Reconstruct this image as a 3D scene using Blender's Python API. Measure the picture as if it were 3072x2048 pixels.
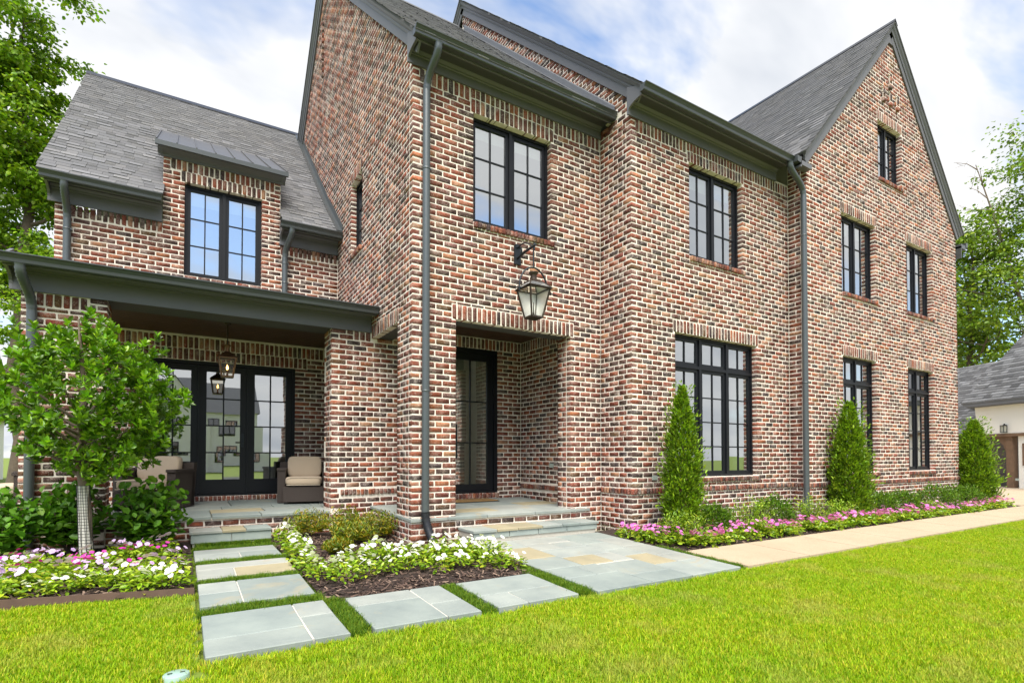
import bpy, math, random
import numpy as np
from mathutils import Vector
R = math.radians
rng = np.random.default_rng(7)
random.seed(7)
scene = bpy.context.scene
for o in list(bpy.data.objects):
    bpy.data.objects.remove(o)
COL = scene.collection

# ------------------------------------------------------------------ camera, sky, sun, exposure
cam_d = bpy.data.cameras.new('camera')
cam = bpy.data.objects.new('camera', cam_d)
COL.objects.link(cam)
cam.location = (-2.516, -6.548, 1.245)
cam.rotation_euler = (R(90 + 1.1), 0, R(-31.617))
cam_d.sensor_width = 36
cam_d.lens = 18.862
cam_d.shift_y = 0.1027
cam_d.clip_start = 0.05
cam_d.clip_end = 3000
scene.camera = cam

SUN_AZ = 210.0      # compass-like heading of the sun, degrees clockwise from +Y (behind the camera)
SUN_EL = 58.0
SKY_STRENGTH = 0.1
EXPOSURE = 1.65
world = bpy.data.worlds.new('World')
scene.world = world
world.use_nodes = True


def build_sky():
    nt = world.node_tree
    N, L = nt.nodes, nt.links
    N.clear()
    out = N.new('ShaderNodeOutputWorld')
    bg = N.new('ShaderNodeBackground')
    L.new(bg.outputs[0], out.inputs[0])
    sky = N.new('ShaderNodeTexSky')
    sky.sky_type = 'NISHITA'
    sky.sun_disc = False
    sky.sun_elevation = R(SUN_EL)
    sky.sun_rotation = R(SUN_AZ)
    sky.air_density = 1.0
    sky.dust_density = 0.6
    sky.ozone_density = 1.5
    tc = N.new('ShaderNodeTexCoord')
    sep = N.new('ShaderNodeSeparateXYZ')
    L.new(tc.outputs['Generated'], sep.inputs[0])
    mx = N.new('ShaderNodeMath'); mx.operation = 'MAXIMUM'; mx.inputs[1].default_value = 0.0
    L.new(sep.outputs[2], mx.inputs[0])
    ad = N.new('ShaderNodeMath'); ad.operation = 'ADD'; ad.inputs[1].default_value = 0.42
    L.new(mx.outputs[0], ad.inputs[0])
    cmb = N.new('ShaderNodeCombineXYZ')
    for k in (0, 1):
        dv = N.new('ShaderNodeMath'); dv.operation = 'DIVIDE'
        L.new(sep.outputs[k], dv.inputs[0]); L.new(ad.outputs[0], dv.inputs[1])
        L.new(dv.outputs[0], cmb.inputs[k])

    def noise(scale, detail, rough, loc, dist=0.0):
        mp = N.new('ShaderNodeMapping'); mp.inputs['Location'].default_value = loc
        mp.inputs['Rotation'].default_value = (0, 0, R(35)); mp.inputs['Scale'].default_value = (1.0, 1.7, 1.0)
        L.new(cmb.outputs[0], mp.inputs['Vector'])
        n = N.new('ShaderNodeTexNoise'); n.inputs['Scale'].default_value = scale
        n.inputs['Detail'].default_value = detail; n.inputs['Roughness'].default_value = rough
        n.inputs['Distortion'].default_value = dist
        L.new(mp.outputs[0], n.inputs['Vector'])
        return n.outputs['Fac']

    def ramp(src, stops):
        r = N.new('ShaderNodeValToRGB')
        el = r.color_ramp.elements
        while len(el) < len(stops): el.new(0.5)
        for e, (p, c) in zip(el, stops):
            e.position = p; e.color = c if len(c) == 4 else (*c, 1)
        L.new(src, r.inputs[0])
        return r.outputs[0]
    cover = ramp(noise(1.5, 6, 0.55, (3.7, 1.9, 0.4), 0.3), [(0.37, (0, 0, 0)), (0.49, (1, 1, 1))])
    shade = ramp(noise(2.1, 5, 0.55, (8.3, 2.2, 1.4), 0.2), [(0.30, (0.225, 0.240, 0.265)), (0.46, (0.305, 0.312, 0.325)), (0.58, (0.355, 0.355, 0.357))])
    sc = N.new('ShaderNodeMix'); sc.data_type = 'RGBA'; sc.blend_type = 'MULTIPLY'; sc.inputs[0].default_value = 1
    L.new(sky.outputs[0], sc.inputs[6]); sc.inputs[7].default_value = (SKY_STRENGTH, SKY_STRENGTH, SKY_STRENGTH, 1)
    mix = N.new('ShaderNodeMix'); mix.data_type = 'RGBA'
    L.new(cover, mix.inputs[0]); L.new(sc.outputs[2], mix.inputs[6]); L.new(shade, mix.inputs[7])
    L.new(mix.outputs[2], bg.inputs[0])
    bg.inputs[1].default_value = 1.0


build_sky()
sun_d = bpy.data.lights.new('sun', 'SUN')
sun_d.energy = 2.5
sun_d.angle = R(50)
sun_d.color = (1.0, 0.95, 0.87)
sun = bpy.data.objects.new('sun', sun_d)
COL.objects.link(sun)
_az, _el = R(SUN_AZ), R(SUN_EL)
_sd = Vector((math.sin(_az) * math.cos(_el), math.cos(_az) * math.cos(_el), math.sin(_el)))
sun.rotation_euler = _sd.to_track_quat('Z', 'Y').to_euler()
sun.location = (-10, -20, 25)
vs = scene.view_settings
vs.view_transform = 'Standard'
vs.look = 'None'
vs.exposure = EXPOSURE
vs.gamma = 1
vs.use_curve_mapping = False
scene.cycles.max_bounces = 6
scene.cycles.transparent_max_bounces = 12
scene.cycles.use_denoising = True

# ------------------------------------------------------------------ helpers
UP = np.array((0., 0., 1.))


def srgb(r, g, b):
    f = lambda c: (c / 255 / 12.92) if c <= 10 else ((c / 255 + 0.055) / 1.055) ** 2.4
    return (f(r), f(g), f(b))


class MB:
    """collects polygons, then becomes one mesh object"""
    def __init__(self):
        self.v = []; self.f = []; self.c = []; self.m = []; self.sm = []

    def add(self, verts, faces, col=None, mat=0, smooth=False):
        b = len(self.v)
        self.v.extend([tuple(map(float, p)) for p in verts])
        for f in faces:
            self.f.append([i + b for i in f]); self.c.append(col); self.m.append(mat); self.sm.append(smooth)
        return self

    def box(self, x0, x1, y0, y1, z0, z1, col=None, mat=0):
        v = [(x0, y0, z0), (x1, y0, z0), (x1, y1, z0), (x0, y1, z0), (x0, y0, z1), (x1, y0, z1), (x1, y1, z1), (x0, y1, z1)]
        return self.add(v, [(0, 3, 2, 1), (4, 5, 6, 7), (0, 1, 5, 4), (1, 2, 6, 5), (2, 3, 7, 6), (3, 0, 4, 7)], col, mat)

    def obox(self, o, a, b, c, col=None, mat=0):
        """box from corner o along vectors a, b, c"""
        o, a, b, c = (np.array(t, float) for t in (o, a, b, c))
        v = [o, o + a, o + a + b, o + b, o + c, o + a + c, o + a + b + c, o + b + c]
        f = [(0, 3, 2, 1), (4, 5, 6, 7), (0, 1, 5, 4), (1, 2, 6, 5), (2, 3, 7, 6), (3, 0, 4, 7)]
        if np.dot(np.cross(a, b), c) < 0: f = [t[::-1] for t in f]
        return self.add(v, f, col, mat)

    def prism(self, p0, p1, ax, ay, poly, col=None, mat=0):
        """polygon given in axes ax, ay, swept from p0 to p1"""
        p0, p1, ax, ay = (np.array(t, float) for t in (p0, p1, ax, ay))
        n = len(poly)
        v = [p0 + ax * a + ay * b for a, b in poly] + [p1 + ax * a + ay * b for a, b in poly]
        f = [(i, (i + 1) % n, n + (i + 1) % n, n + i) for i in range(n)] + [tuple(range(n))[::-1], tuple(range(n, 2 * n))]
        return self.add(v, f, col, mat)

    def bar(self, p0, p1, w, h=None, up=(0, 0, 1), col=None, mat=0):
        p0 = np.array(p0, float); p1 = np.array(p1, float); h = h or w
        t = p1 - p0; t /= np.linalg.norm(t)
        up = np.array(up, float)
        if abs(t @ up) > 0.95: up = np.array((0., 1., 0.))
        a = np.cross(t, up); a /= np.linalg.norm(a); b = np.cross(a, t)
        return self.prism(p0, p1, a, b, [(-w / 2, -h / 2), (w / 2, -h / 2), (w / 2, h / 2), (-w / 2, h / 2)], col, mat)

    def tube(self, pts, rad, n=10, col=None, mat=0, cap=True, smooth=True):
        pts = [np.array(p, float) for p in pts]
        if not hasattr(rad, '__len__'): rad = [rad] * len(pts)
        rings = []; a = None
        for i, p in enumerate(pts):
            t = pts[min(i + 1, len(pts) - 1)] - pts[max(i - 1, 0)]
            t = t / (np.linalg.norm(t) + 1e-9)
            if a is None:
                a = np.cross(t, (0, 0, 1.)) if abs(t[2]) < 0.9 else np.cross(t, (0, 1., 0))
            a = a - t * (a @ t); a = a / (np.linalg.norm(a) + 1e-9)
            b = np.cross(t, a)
            rings.append([p + rad[i] * (math.cos(2 * math.pi * k / n) * a + math.sin(2 * math.pi * k / n) * b) for k in range(n)])
        v = [q for r in rings for q in r]
        f = [(i * n + k, i * n + (k + 1) % n, (i + 1) * n + (k + 1) % n, (i + 1) * n + k) for i in range(len(pts) - 1) for k in range(n)]
        self.add(v, f, col, mat, smooth)
        if cap:
            self.add(rings[0], [tuple(range(n))[::-1]], col, mat); self.add(rings[-1], [tuple(range(n))], col, mat)
        return self

    def lathe(self, c, prof, n=16, col=None, mat=0, smooth=True):
        c = np.array(c, float)
        v = [c + np.array((r * math.cos(2 * math.pi * k / n), r * math.sin(2 * math.pi * k / n), z)) for r, z in prof for k in range(n)]
        f = [(i * n + k, i * n + (k + 1) % n, (i + 1) * n + (k + 1) % n, (i + 1) * n + k) for i in range(len(prof) - 1) for k in range(n)]
        return self.add(v, f, col, mat, smooth)

    def build(self, name, mat, parent=None, **tags):
        me = bpy.data.meshes.new(name)
        off = np.array(parent_world(parent))
        vv = np.array(self.v, float).reshape(-1, 3) - off
        me.from_pydata(vv.tolist(), [], self.f)
        for m in (mat if isinstance(mat, (list, tuple)) else [mat]): me.materials.append(M[m])
        if any(self.m): me.polygons.foreach_set('material_index', self.m)
        if any(self.sm): me.polygons.foreach_set('use_smooth', self.sm)
        if any(c is not None for c in self.c): set_cols(me, self.c)
        return link(name, me, parent, **tags)


def set_cols(me, cols):
    at = me.attributes.new('Col', 'FLOAT_COLOR', 'FACE')
    a = np.ones((len(cols), 4), np.float32)
    a[:, :3] = np.array([c if c is not None else (.5, .5, .5) for c in cols], np.float32)[:, :3]
    at.data.foreach_set('color', a.ravel())


def np_mesh(name, verts, faces4, cols=None, mat=None, smooth=False):
    """verts (n,3), faces (m,k) all of the same size k, cols (m,3) per face"""
    me = bpy.data.meshes.new(name)
    verts = np.asarray(verts, np.float32); faces4 = np.asarray(faces4, np.int32)
    m, k = faces4.shape
    me.vertices.add(len(verts)); me.vertices.foreach_set('co', verts.ravel())
    me.loops.add(m * k); me.loops.foreach_set('vertex_index', faces4.ravel())
    me.polygons.add(m); me.polygons.foreach_set('loop_start', np.arange(0, m * k, k, dtype=np.int32))
    me.polygons.foreach_set('loop_total', np.full(m, k, np.int32))
    if smooth: me.polygons.foreach_set('use_smooth', np.ones(m, bool))
    me.update(calc_edges=True); me.validate()
    if cols is not None:
        at = me.attributes.new('Col', 'FLOAT_COLOR', 'FACE')
        a = np.ones((m, 4), np.float32); a[:, :3] = cols
        at.data.foreach_set('color', a.ravel())
    if mat: me.materials.append(M[mat])
    return me


WLOC = {}


def parent_world(p):
    if p is None: return (0, 0, 0)
    return WLOC.get(p.name, (0, 0, 0))


def link(name, data, parent=None, label=None, cat=None, group=None, kind=None, loc=None):
    o = bpy.data.objects.new(name, data)
    COL.objects.link(o)
    base = parent_world(parent)
    if parent is not None: o.parent = parent
    if loc is not None:
        o.location = [loc[i] - base[i] for i in range(3)]
        WLOC[o.name] = tuple(loc)
    else:
        WLOC[o.name] = tuple(base)
    if label: o['label'] = label
    if cat: o['category'] = cat
    if group: o['group'] = group
    if kind: o['kind'] = kind
    return o


def thing(name, loc, label, cat, group=None):
    return link(name, None, None, label, cat, group, None, loc)


# ------------------------------------------------------------------ materials
M = {}


class Nd:
    def __init__(self, name):
        self.m = bpy.data.materials.new(name); self.m.use_nodes = True
        self.t = self.m.node_tree; self.n = self.t.nodes
        self.n.clear()
        self.out = self.n.new('ShaderNodeOutputMaterial')
        self.p = self.n.new('ShaderNodeBsdfPrincipled')
        self.l = self.t.links
        self.l.new(self.p.outputs[0], self.out.inputs[0])
        M[name] = self.m

    def set(self, **k):
        for a, v in k.items():
            s = self.p.inputs[a.replace('_', ' ')]
            if hasattr(v, 'node'): self.l.new(v, s)
            elif isinstance(v, tuple): s.default_value = (*v, 1) if len(v) == 3 else v
            else: s.default_value = v
        return self

    def coord(self, kind='Object'):
        if kind == 'Position':
            return self.n.new('ShaderNodeNewGeometry').outputs['Position']
        return self.n.new('ShaderNodeTexCoord').outputs[kind]

    def noise(self, scale, detail=3, rough=0.5, vec=None, stretch=None, dist=0):
        vec = vec or self.coord('Position')
        if stretch:
            mp = self.n.new('ShaderNodeMapping'); mp.inputs['Scale'].default_value = stretch
            self.l.new(vec, mp.inputs[0]); vec = mp.outputs[0]
        n = self.n.new('ShaderNodeTexNoise')
        n.inputs['Scale'].default_value = scale; n.inputs['Detail'].default_value = detail
        n.inputs['Roughness'].default_value = rough; n.inputs['Distortion'].default_value = dist
        self.l.new(vec, n.inputs['Vector'])
        return n.outputs['Fac']

    def ramp(self, src, *stops):
        r = self.n.new('ShaderNodeValToRGB'); el = r.color_ramp.elements
        while len(el) < len(stops): el.new(.5)
        for e, (p, c) in zip(el, stops):
            e.position = p
            e.color = (c, c, c, 1) if not hasattr(c, '__len__') else (*c[:3], 1)
        self.l.new(src, r.inputs[0])
        return r.outputs[0]

    def mix(self, fac, a, b, mode='MIX'):
        m = self.n.new('ShaderNodeMix'); m.data_type = 'RGBA'; m.blend_type = mode
        for s, v in ((m.inputs[0], fac), (m.inputs[6], a), (m.inputs[7], b)):
            if hasattr(v, 'node'): self.l.new(v, s)
            elif hasattr(v, '__len__'): s.default_value = (*v[:3], 1)
            else: s.default_value = v
        return m.outputs[2]

    def attr(self, name='Col'):
        a = self.n.new('ShaderNodeAttribute'); a.attribute_name = name
        return a.outputs['Color']

    def bump(self, src, strength=.3, dist=.01):
        b = self.n.new('ShaderNodeBump'); b.inputs['Strength'].default_value = strength; b.inputs['Distance'].default_value = dist
        self.l.new(src, b.inputs['Height']); self.l.new(b.outputs[0], self.p.inputs['Normal'])
        return self


def simple(name, col, rough=.6, metal=0., var=.12, scale=6., spec=None, bump=0., bscale=60):
    d = Nd(name)
    n = d.noise(scale, 4)
    c = d.mix(n, tuple(x * (1 - var) for x in col), tuple(min(1, x * (1 + var)) for x in col))
    d.set(Base_Color=c, Roughness=rough, Metallic=metal)
    if spec is not None: d.p.inputs['Specular IOR Level'].default_value = spec
    if bump: d.bump(d.noise(bscale, 3), bump, .01)
    return d


def brick_mat(name, use_object):
    d = Nd(name)
    if use_object:
        base = d.n.new('ShaderNodeObjectInfo').outputs['Color']
    else:
        base = d.attr()
    n1 = d.noise(28, 5, .65)
    c = d.mix(d.ramp(n1, (.30, 0.0), (.72, 1.0)), d.mix(1, base, (.62, .60, .62), 'MULTIPLY'), d.mix(1, base, (1.25, 1.2, 1.15), 'MULTIPLY'))
    c = d.mix(1, c, d.ramp(d.noise(.7, 4, .6), (.3, .80), (.7, 1.10)), 'MULTIPLY')
    n2 = d.noise(9, 5, .7)
    n3 = d.noise(75, 3, .6)
    smear = d.ramp(d.mix(.45, n2, n3), (.49, 0.0), (.66, .60))
    c = d.mix(smear, c, (.62, .53, .46))
    d.set(Base_Color=c, Roughness=.9)
    d.p.inputs['Specular IOR Level'].default_value = .15
    d.bump(d.noise(120, 4, .7), .5, .006)


brick_mat('brick_joined', False)
brick_mat('brick_single', True)
d = Nd('mortar')
d.set(Base_Color=d.mix(d.ramp(d.noise(7, 5, .65), (.3, 0.), (.7, 1.)), (.70, .61, .52), (.85, .79, .71)), Roughness=.95)
d.p.inputs['Specular IOR Level'].default_value = .1
d.bump(d.noise(90, 4, .7), .6, .008)
simple('trim', (.125, .126, .138), .5, var=.08, scale=3)
simple('gutter', (.070, .078, .080), .32, .25, var=.06, scale=2)
simple('downspout', (.085, .098, .105), .35, .3, var=.08, scale=2)
simple('flex_pipe', (.012, .013, .017), .35, var=.05)
simple('window_black', (.006, .007, .010), .45, var=.1, spec=.3)
simple('soffit', (.062, .064, .062), .6, var=.06)
d = Nd('shingle')
c = d.mix(1, d.attr(), d.ramp(d.noise(140, 3, .7), (.3, .72), (.7, 1.22)), 'MULTIPLY')
c = d.mix(d.ramp(d.noise(1.2, 3), (.4, 0.), (.7, .25)), c, (.12, .115, .11))
d.set(Base_Color=c, Roughness=.95).bump(d.noise(220, 2, .8), .5, .004)
d.p.inputs['Specular IOR Level'].default_value = .08
d = Nd('shingle_single')
c = d.mix(1, d.n.new('ShaderNodeObjectInfo').outputs['Color'], d.ramp(d.noise(140, 3, .7), (.3, .72), (.7, 1.22)), 'MULTIPLY')
c = d.mix(d.ramp(d.noise(1.2, 3), (.4, 0.), (.7, .25)), c, (.12, .115, .11))
d.set(Base_Color=c, Roughness=.95).bump(d.noise(220, 2, .8), .5, .004)
d.p.inputs['Specular IOR Level'].default_value = .08
simple('metal_roof', (.12, .115, .108), .38, .55, var=.08, scale=2)
simple('flashing', (.20, .205, .215), .42, .55, var=.15, scale=4)
simple('porch_wood', (.060, .026, .014), .55, var=.4, scale=5)
d = Nd('bluestone')
c = d.n.new('ShaderNodeObjectInfo').outputs['Color']
n = d.noise(2.6, 6, .62)
c = d.mix(d.ramp(n, (.30, .0), (.72, 1.)), d.mix(1, c, (.80, .82, .84), 'MULTIPLY'), d.mix(1, c, (1.14, 1.13, 1.1), 'MULTIPLY'))
st = d.ramp(d.noise(1.6, 5, .7, dist=.8), (.60, 0.), (.72, .45))
c = d.mix(st, c, (.36, .27, .13))
d.set(Base_Color=c, Roughness=.72)
d.bump(d.noise(14, 5, .6, stretch=(1, 3, 1)), .35, .012)
simple('joint', (.46, .44, .39), .9, var=.12, scale=20)
d = Nd('concrete')
sp = d.ramp(d.noise(160, 2, .6), (.35, .74), (.65, 1.2))
c = d.mix(d.noise(1.8, 5, .65), (.33, .25, .165), (.46, .37, .26))
d.set(Base_Color=d.mix(1, c, sp, 'MULTIPLY'), Roughness=.92).bump(d.noise(160, 3), .4, .004)
d = Nd('mulch')
c = d.ramp(d.noise(45, 5, .75), (.3, (.010, .006, .005)), (.55, (.045, .026, .019)), (.75, (.11, .07, .05)))
d.set(Base_Color=c, Roughness=.95).bump(d.noise(45, 5, .75), 1., .03)
d = Nd('mulch_chip'); d.set(Base_Color=d.attr(), Roughness=.9)
d = Nd('soil_lawn')
c = d.ramp(d.noise(3, 6, .7), (.3, (.08, .14, .010)), (.7, (.17, .21, .02)))
d.set(Base_Color=c, Roughness=.95)


def leaf_mat(name, trans=.35, rough=.5, patch=None, gloss=.4):
    d = Nd(name)
    c = d.attr()
    if patch:
        f = d.ramp(d.noise(patch[0], 5, .62), (.50, 0.), (.72, patch[2]))
        c = d.mix(f, c, patch[1])
        f2 = d.ramp(d.noise(.55, 4, .6), (.36, .5), (.55, 0.))
        c = d.mix(f2, c, d.mix(1, c, (.62, .86, .8), 'MULTIPLY'))
    d.set(Base_Color=c, Roughness=rough)
    d.p.inputs['Specular IOR Level'].default_value = gloss
    tr = d.n.new('ShaderNodeBsdfTranslucent')
    tc = d.mix(1, c, (1.1, 1.2, .6), 'MULTIPLY')
    d.l.new(tc, tr.inputs[0])
    ms = d.n.new('ShaderNodeMixShader'); ms.inputs[0].default_value = trans
    d.l.new(d.p.outputs[0], ms.inputs[1]); d.l.new(tr.outputs[0], ms.inputs[2])
    d.l.new(ms.outputs[0], d.out.inputs[0])


leaf_mat('leaf', .35, .45)
leaf_mat('leaf_gloss', .25, .3, gloss=.5)
leaf_mat('grass', .4, .55, patch=(1.6, (.46, .42, .09), .8), gloss=.2)
leaf_mat('grass_gap', .4, .55, gloss=.2)
leaf_mat('petal', .3, .6, gloss=.2)
simple('bark', (.10, .075, .055), .95, var=.5, scale=14, bump=.8, bscale=30)
simple('bark_smooth', (.17, .13, .095), .9, var=.4, scale=18, bump=.5, bscale=40)
simple('guard_white', (.62, .60, .54), .7, var=.2, scale=12)
simple('guard_black', (.02, .02, .02), .6)


def glass_mat(name, refl, tint, rough=0.):
    d = Nd(name)
    g = d.n.new('ShaderNodeBsdfGlossy'); g.inputs['Roughness'].default_value = rough
    g.inputs['Color'].default_value = (.94, .97, .98, 1)
    t = d.n.new('ShaderNodeBsdfTransparent'); t.inputs['Color'].default_value = (*tint, 1)
    fr = d.n.new('ShaderNodeFresnel'); fr.inputs['IOR'].default_value = 1.5
    ma = d.n.new('ShaderNodeMath'); ma.operation = 'MULTIPLY_ADD'; ma.use_clamp = True
    ma.inputs[1].default_value = 1 - refl; ma.inputs[2].default_value = refl
    d.l.new(fr.outputs[0], ma.inputs[0])
    # slight waviness of a real pane
    b = d.n.new('ShaderNodeBump'); b.inputs['Strength'].default_value = .02; b.inputs['Distance'].default_value = .02
    d.l.new(d.noise(1.3, 1), b.inputs['Height']); d.l.new(b.outputs[0], g.inputs['Normal'])
    ms = d.n.new('ShaderNodeMixShader')
    d.l.new(ma.outputs[0], ms.inputs[0]); d.l.new(t.outputs[0], ms.inputs[1]); d.l.new(g.outputs[0], ms.inputs[2])
    d.l.new(ms.outputs[0], d.out.inputs[0])


glass_mat('pane_glass', .50, (.86, .92, .89))
glass_mat('lantern_glass', .0, (.98, .95, .88), .6)
simple('room', (.66, .64, .58), .9, var=.05)
simple('blind', (.78, .80, .78), .85, var=.03)
simple('curtain', (.55, .60, .57), .9, var=.1, scale=3)
simple('iron', (.020, .026, .032), .45, .5, var=.2)
simple('copper', (.16, .085, .045), .42, .75, var=.3, scale=14)
simple('bronze', (.055, .040, .030), .45, .6, var=.35, scale=14)
simple('candle', (.75, .66, .50), .7)
d = Nd('flame'); d.set(Base_Color=(1., .5, .1), Emission_Color=(1., .55, .15), Emission_Strength=4.)
d = Nd('wicker')
w1 = d.n.new('ShaderNodeTexWave'); w1.wave_type = 'BANDS'; w1.bands_direction = 'Z'; w1.inputs['Scale'].default_value = 24; w1.inputs['Distortion'].default_value = 1.5
d.l.new(d.coord('Position'), w1.inputs[0])
w2 = d.n.new('ShaderNodeTexWave'); w2.wave_type = 'BANDS'; w2.bands_direction = 'DIAGONAL'; w2.inputs['Scale'].default_value = 20; w2.inputs['Distortion'].default_value = 1.0
d.l.new(d.coord('Position'), w2.inputs[0])
wv = d.mix(.5, w1.outputs[0], w2.outputs[0], 'DIFFERENCE')
d.set(Base_Color=d.mix(wv, (.018, .013, .011), (.085, .062, .052)), Roughness=.55).bump(wv, .8, .01)
simple('cushion', (.46, .37, .275), .92, var=.06, scale=5, bump=.15, bscale=200)
simple('piping', (.55, .47, .37), .9)
simple('mat_coir', (.24, .14, .05), .95, var=.4, scale=60, bump=.6, bscale=120)
simple('mat_rubber', (.015, .014, .013), .8)
simple('edging_steel', (.105, .062, .045), .7, var=.4, scale=9)
simple('valve_green', (.25, .37, .32), .6, var=.15, scale=10)
simple('valve_dark', (.03, .05, .045), .7)
simple('white_wall', (.78, .76, .70), .85, var=.05, scale=2, bump=.2, bscale=50)
simple('cedar', (.16, .095, .055), .8, var=.4, scale=7)
simple('garage_brown', (.085, .070, .058), .6, var=.1)
simple('asphalt', (.055, .055, .056), .95, var=.3, scale=30)
simple('vent_plastic', (.33, .38, .34), .6, var=.2, scale=20)
simple('dark_void', (.006, .005, .005), 1.)
simple('roof_far', (.115, .118, .125), .95, var=.2, scale=5)
simple('drain_brown', (.07, .05, .035), .7, var=.2)

# ------------------------------------------------------------------ the ground, lawn, beds, paths
def gz(y):
    return .15 if y >= -.3 else max(.15 + .04 * (y + .3), -.32)


def edge_y(x):          # front line of the left bed
    return -1.29 + (-2.39 - x) * .22


def sheet(name, rects, dz, mat, nx=1):
    mb = MB()
    for x0, x1, y0, y1 in rects:
        ys = sorted({y0, y1, *[t for t in (-.3, -12.) if y0 < t < y1]})
        for a, b in zip(ys[:-1], ys[1:]):
            mb.add([(x0, a, gz(a) + dz), (x1, a, gz(a) + dz), (x1, b, gz(b) + dz), (x0, b, gz(b) + dz)], [(0, 1, 2, 3)])
    return mb.build(name, mat, None, kind='structure')


sheet('ground', [(-900, 900, -900, 900)], -.075, 'soil_lawn')
mb = MB()
for x0, x1, y0, y1 in [(-40, 60, -17, -2.87)]:
    ys = [-17, -12, -2.87]
    for a, b in zip(ys[:-1], ys[1:]):
        mb.add([(x0, a, gz(a) - .04), (x1, a, gz(a) - .04), (x1, b, gz(b) - .04), (x0, b, gz(b) - .04)], [(0, 1, 2, 3)])
mb.add([(-9, -2.87, gz(-2.87) - .04), (-2.41, -2.87, gz(-2.87) - .04), (-2.41, edge_y(-2.41), gz(-1.29) - .04), (-9, edge_y(-9), gz(.1) - .05)], [(0, 1, 2, 3)])
mb.build('lawn', 'soil_lawn', None, kind='structure')
mb = MB()


def bed(pts):
    mb.add([(x, y, gz(y) - .02) for x, y in pts], [tuple(range(len(pts)))])


bed([(-9, edge_y(-9), ), (-2.41, -1.29), (-2.41, -.3), (-9, -.3)] if edge_y(-9) < -.3 else [(-6.85, -.3), (-2.41, -1.29), (-2.41, -.3)])
mb.add([(-9, -.3, .13), (-2.41, -.3, .13), (-2.41, 1.75, .13), (-9, 1.75, .13)], [(0, 1, 2, 3)])
mb.add([(-1.5, -.3, .13), (.66, -.3, .13), (.66, 1.74, .13), (-1.5, 1.74, .13)], [(0, 1, 2, 3)])
bed([(-1.5, -2.02), (.66, -2.02), (.66, -.3), (-1.5, -.3)])
bed([(2.72, -2.0), (14.6, -2.0), (14.6, -.3), (2.72, -.3)])
mb.build('mulch_bed', 'mulch', None, kind='structure')

# concrete walk along the beds: panels with joints
walk = MB()
xs = [2.80]
while xs[-1] < 24: xs.append(xs[-1] + 1.22)
walk.add([(2.80, -2.86, gz(-2.86) - .02), (xs[-1], -2.86, gz(-2.86) - .02), (xs[-1], -2.0, gz(-2.0) - .02), (2.80, -2.0, gz(-2) - .02)], [(0, 1, 2, 3)])
walk_o = walk.build('path', 'mulch', None, kind='structure')
for a, b in zip(xs[:-1], xs[1:]):
    m_ = MB()
    v = []
    for dz in (-.06, .002):
        v += [(a + .006, -2.86, gz(-2.86) + dz), (b - .006, -2.86, gz(-2.86) + dz), (b - .006, -2.0, gz(-2.0) + dz), (a + .006, -2.0, gz(-2.0) + dz)]
    m_.add(v, [(4, 5, 6, 7), (0, 1, 5, 4), (1, 2, 6, 5), (2, 3, 7, 6), (3, 0, 4, 7)])
    m_.build('concrete_panel', 'concrete', walk_o)
# drive apron beyond the walk's end, in front of the garage
mb = MB()
mb.add([(14.62, -12, gz(-12) - .006), (60, -12, gz(-12) - .006), (60, 40, .144), (14.62, 40, .144)], [(0, 1, 2, 3)])
mb.add([(0, 0, -5)], [])
drive = MB()
for a, b in ((-12., -2.88), (-1.98, -.3), (-.3, 40.)):
    drive.add([(14.62, a, gz(a) + .002), (60, a, gz(a) + .002), (60, b, gz(b) + .002), (14.62, b, gz(b) + .002)], [(0, 1, 2, 3)])
drive.build('driveway', 'concrete', None, kind='structure')
mb = MB(); mb.add([(-200, -25, -.31), (200, -25, -.31), (200, -17, -.31), (-200, -17, -.31)], [(0, 1, 2, 3)])
mb.build('road', 'asphalt', None, kind='structure')

STONE = [(.27, .292, .272), (.235, .265, .248), (.29, .30, .275), (.21, .243, .23), (.255, .282, .264)]
BUFF = (.31, .27, .175)


def stone(parent, x0, x1, y0, y1, z, th=.04, col=None, gap=.006, name='flagstone', slope=True):
    """one flagstone, chamfered edge; z is a number or the ground function plus an offset"""
    zf = (lambda y: gz(y) + z) if slope is True else (lambda y: z + slope * (y - y0))
    c = .006
    x0 += gap; x1 -= gap; y0 += gap; y1 -= gap
    j = lambda: random.uniform(-.003, .003)
    base = [(x0 + j(), y0 + j()), (x1 + j(), y0 + j()), (x1 + j(), y1 + j()), (x0 + j(), y1 + j())]
    cx, cy = (x0 + x1) / 2, (y0 + y1) / 2
    ins = [(x + (c if x < cx else -c), y + (c if y < cy else -c)) for x, y in base]
    v = [(x, y, zf(y) - th) for x, y in base] + [(x, y, zf(y) - c) for x, y in base] + [(x, y, zf(y)) for x, y in ins]
    f = [(8, 9, 10, 11)] + [(i, (i + 1) % 4, 4 + (i + 1) % 4, 4 + i) for i in range(4)] + [(4 + i, 4 + (i + 1) % 4, 8 + (i + 1) % 4, 8 + i) for i in range(4)]
    m_ = MB(); m_.add(v, f)
    o = m_.build(name, 'bluestone', parent)
    col = col or random.choice(STONE)
    k = random.uniform(.95, 1.06)
    o.color = (*[min(1, t * k) for t in col], 1)
    return o


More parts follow.
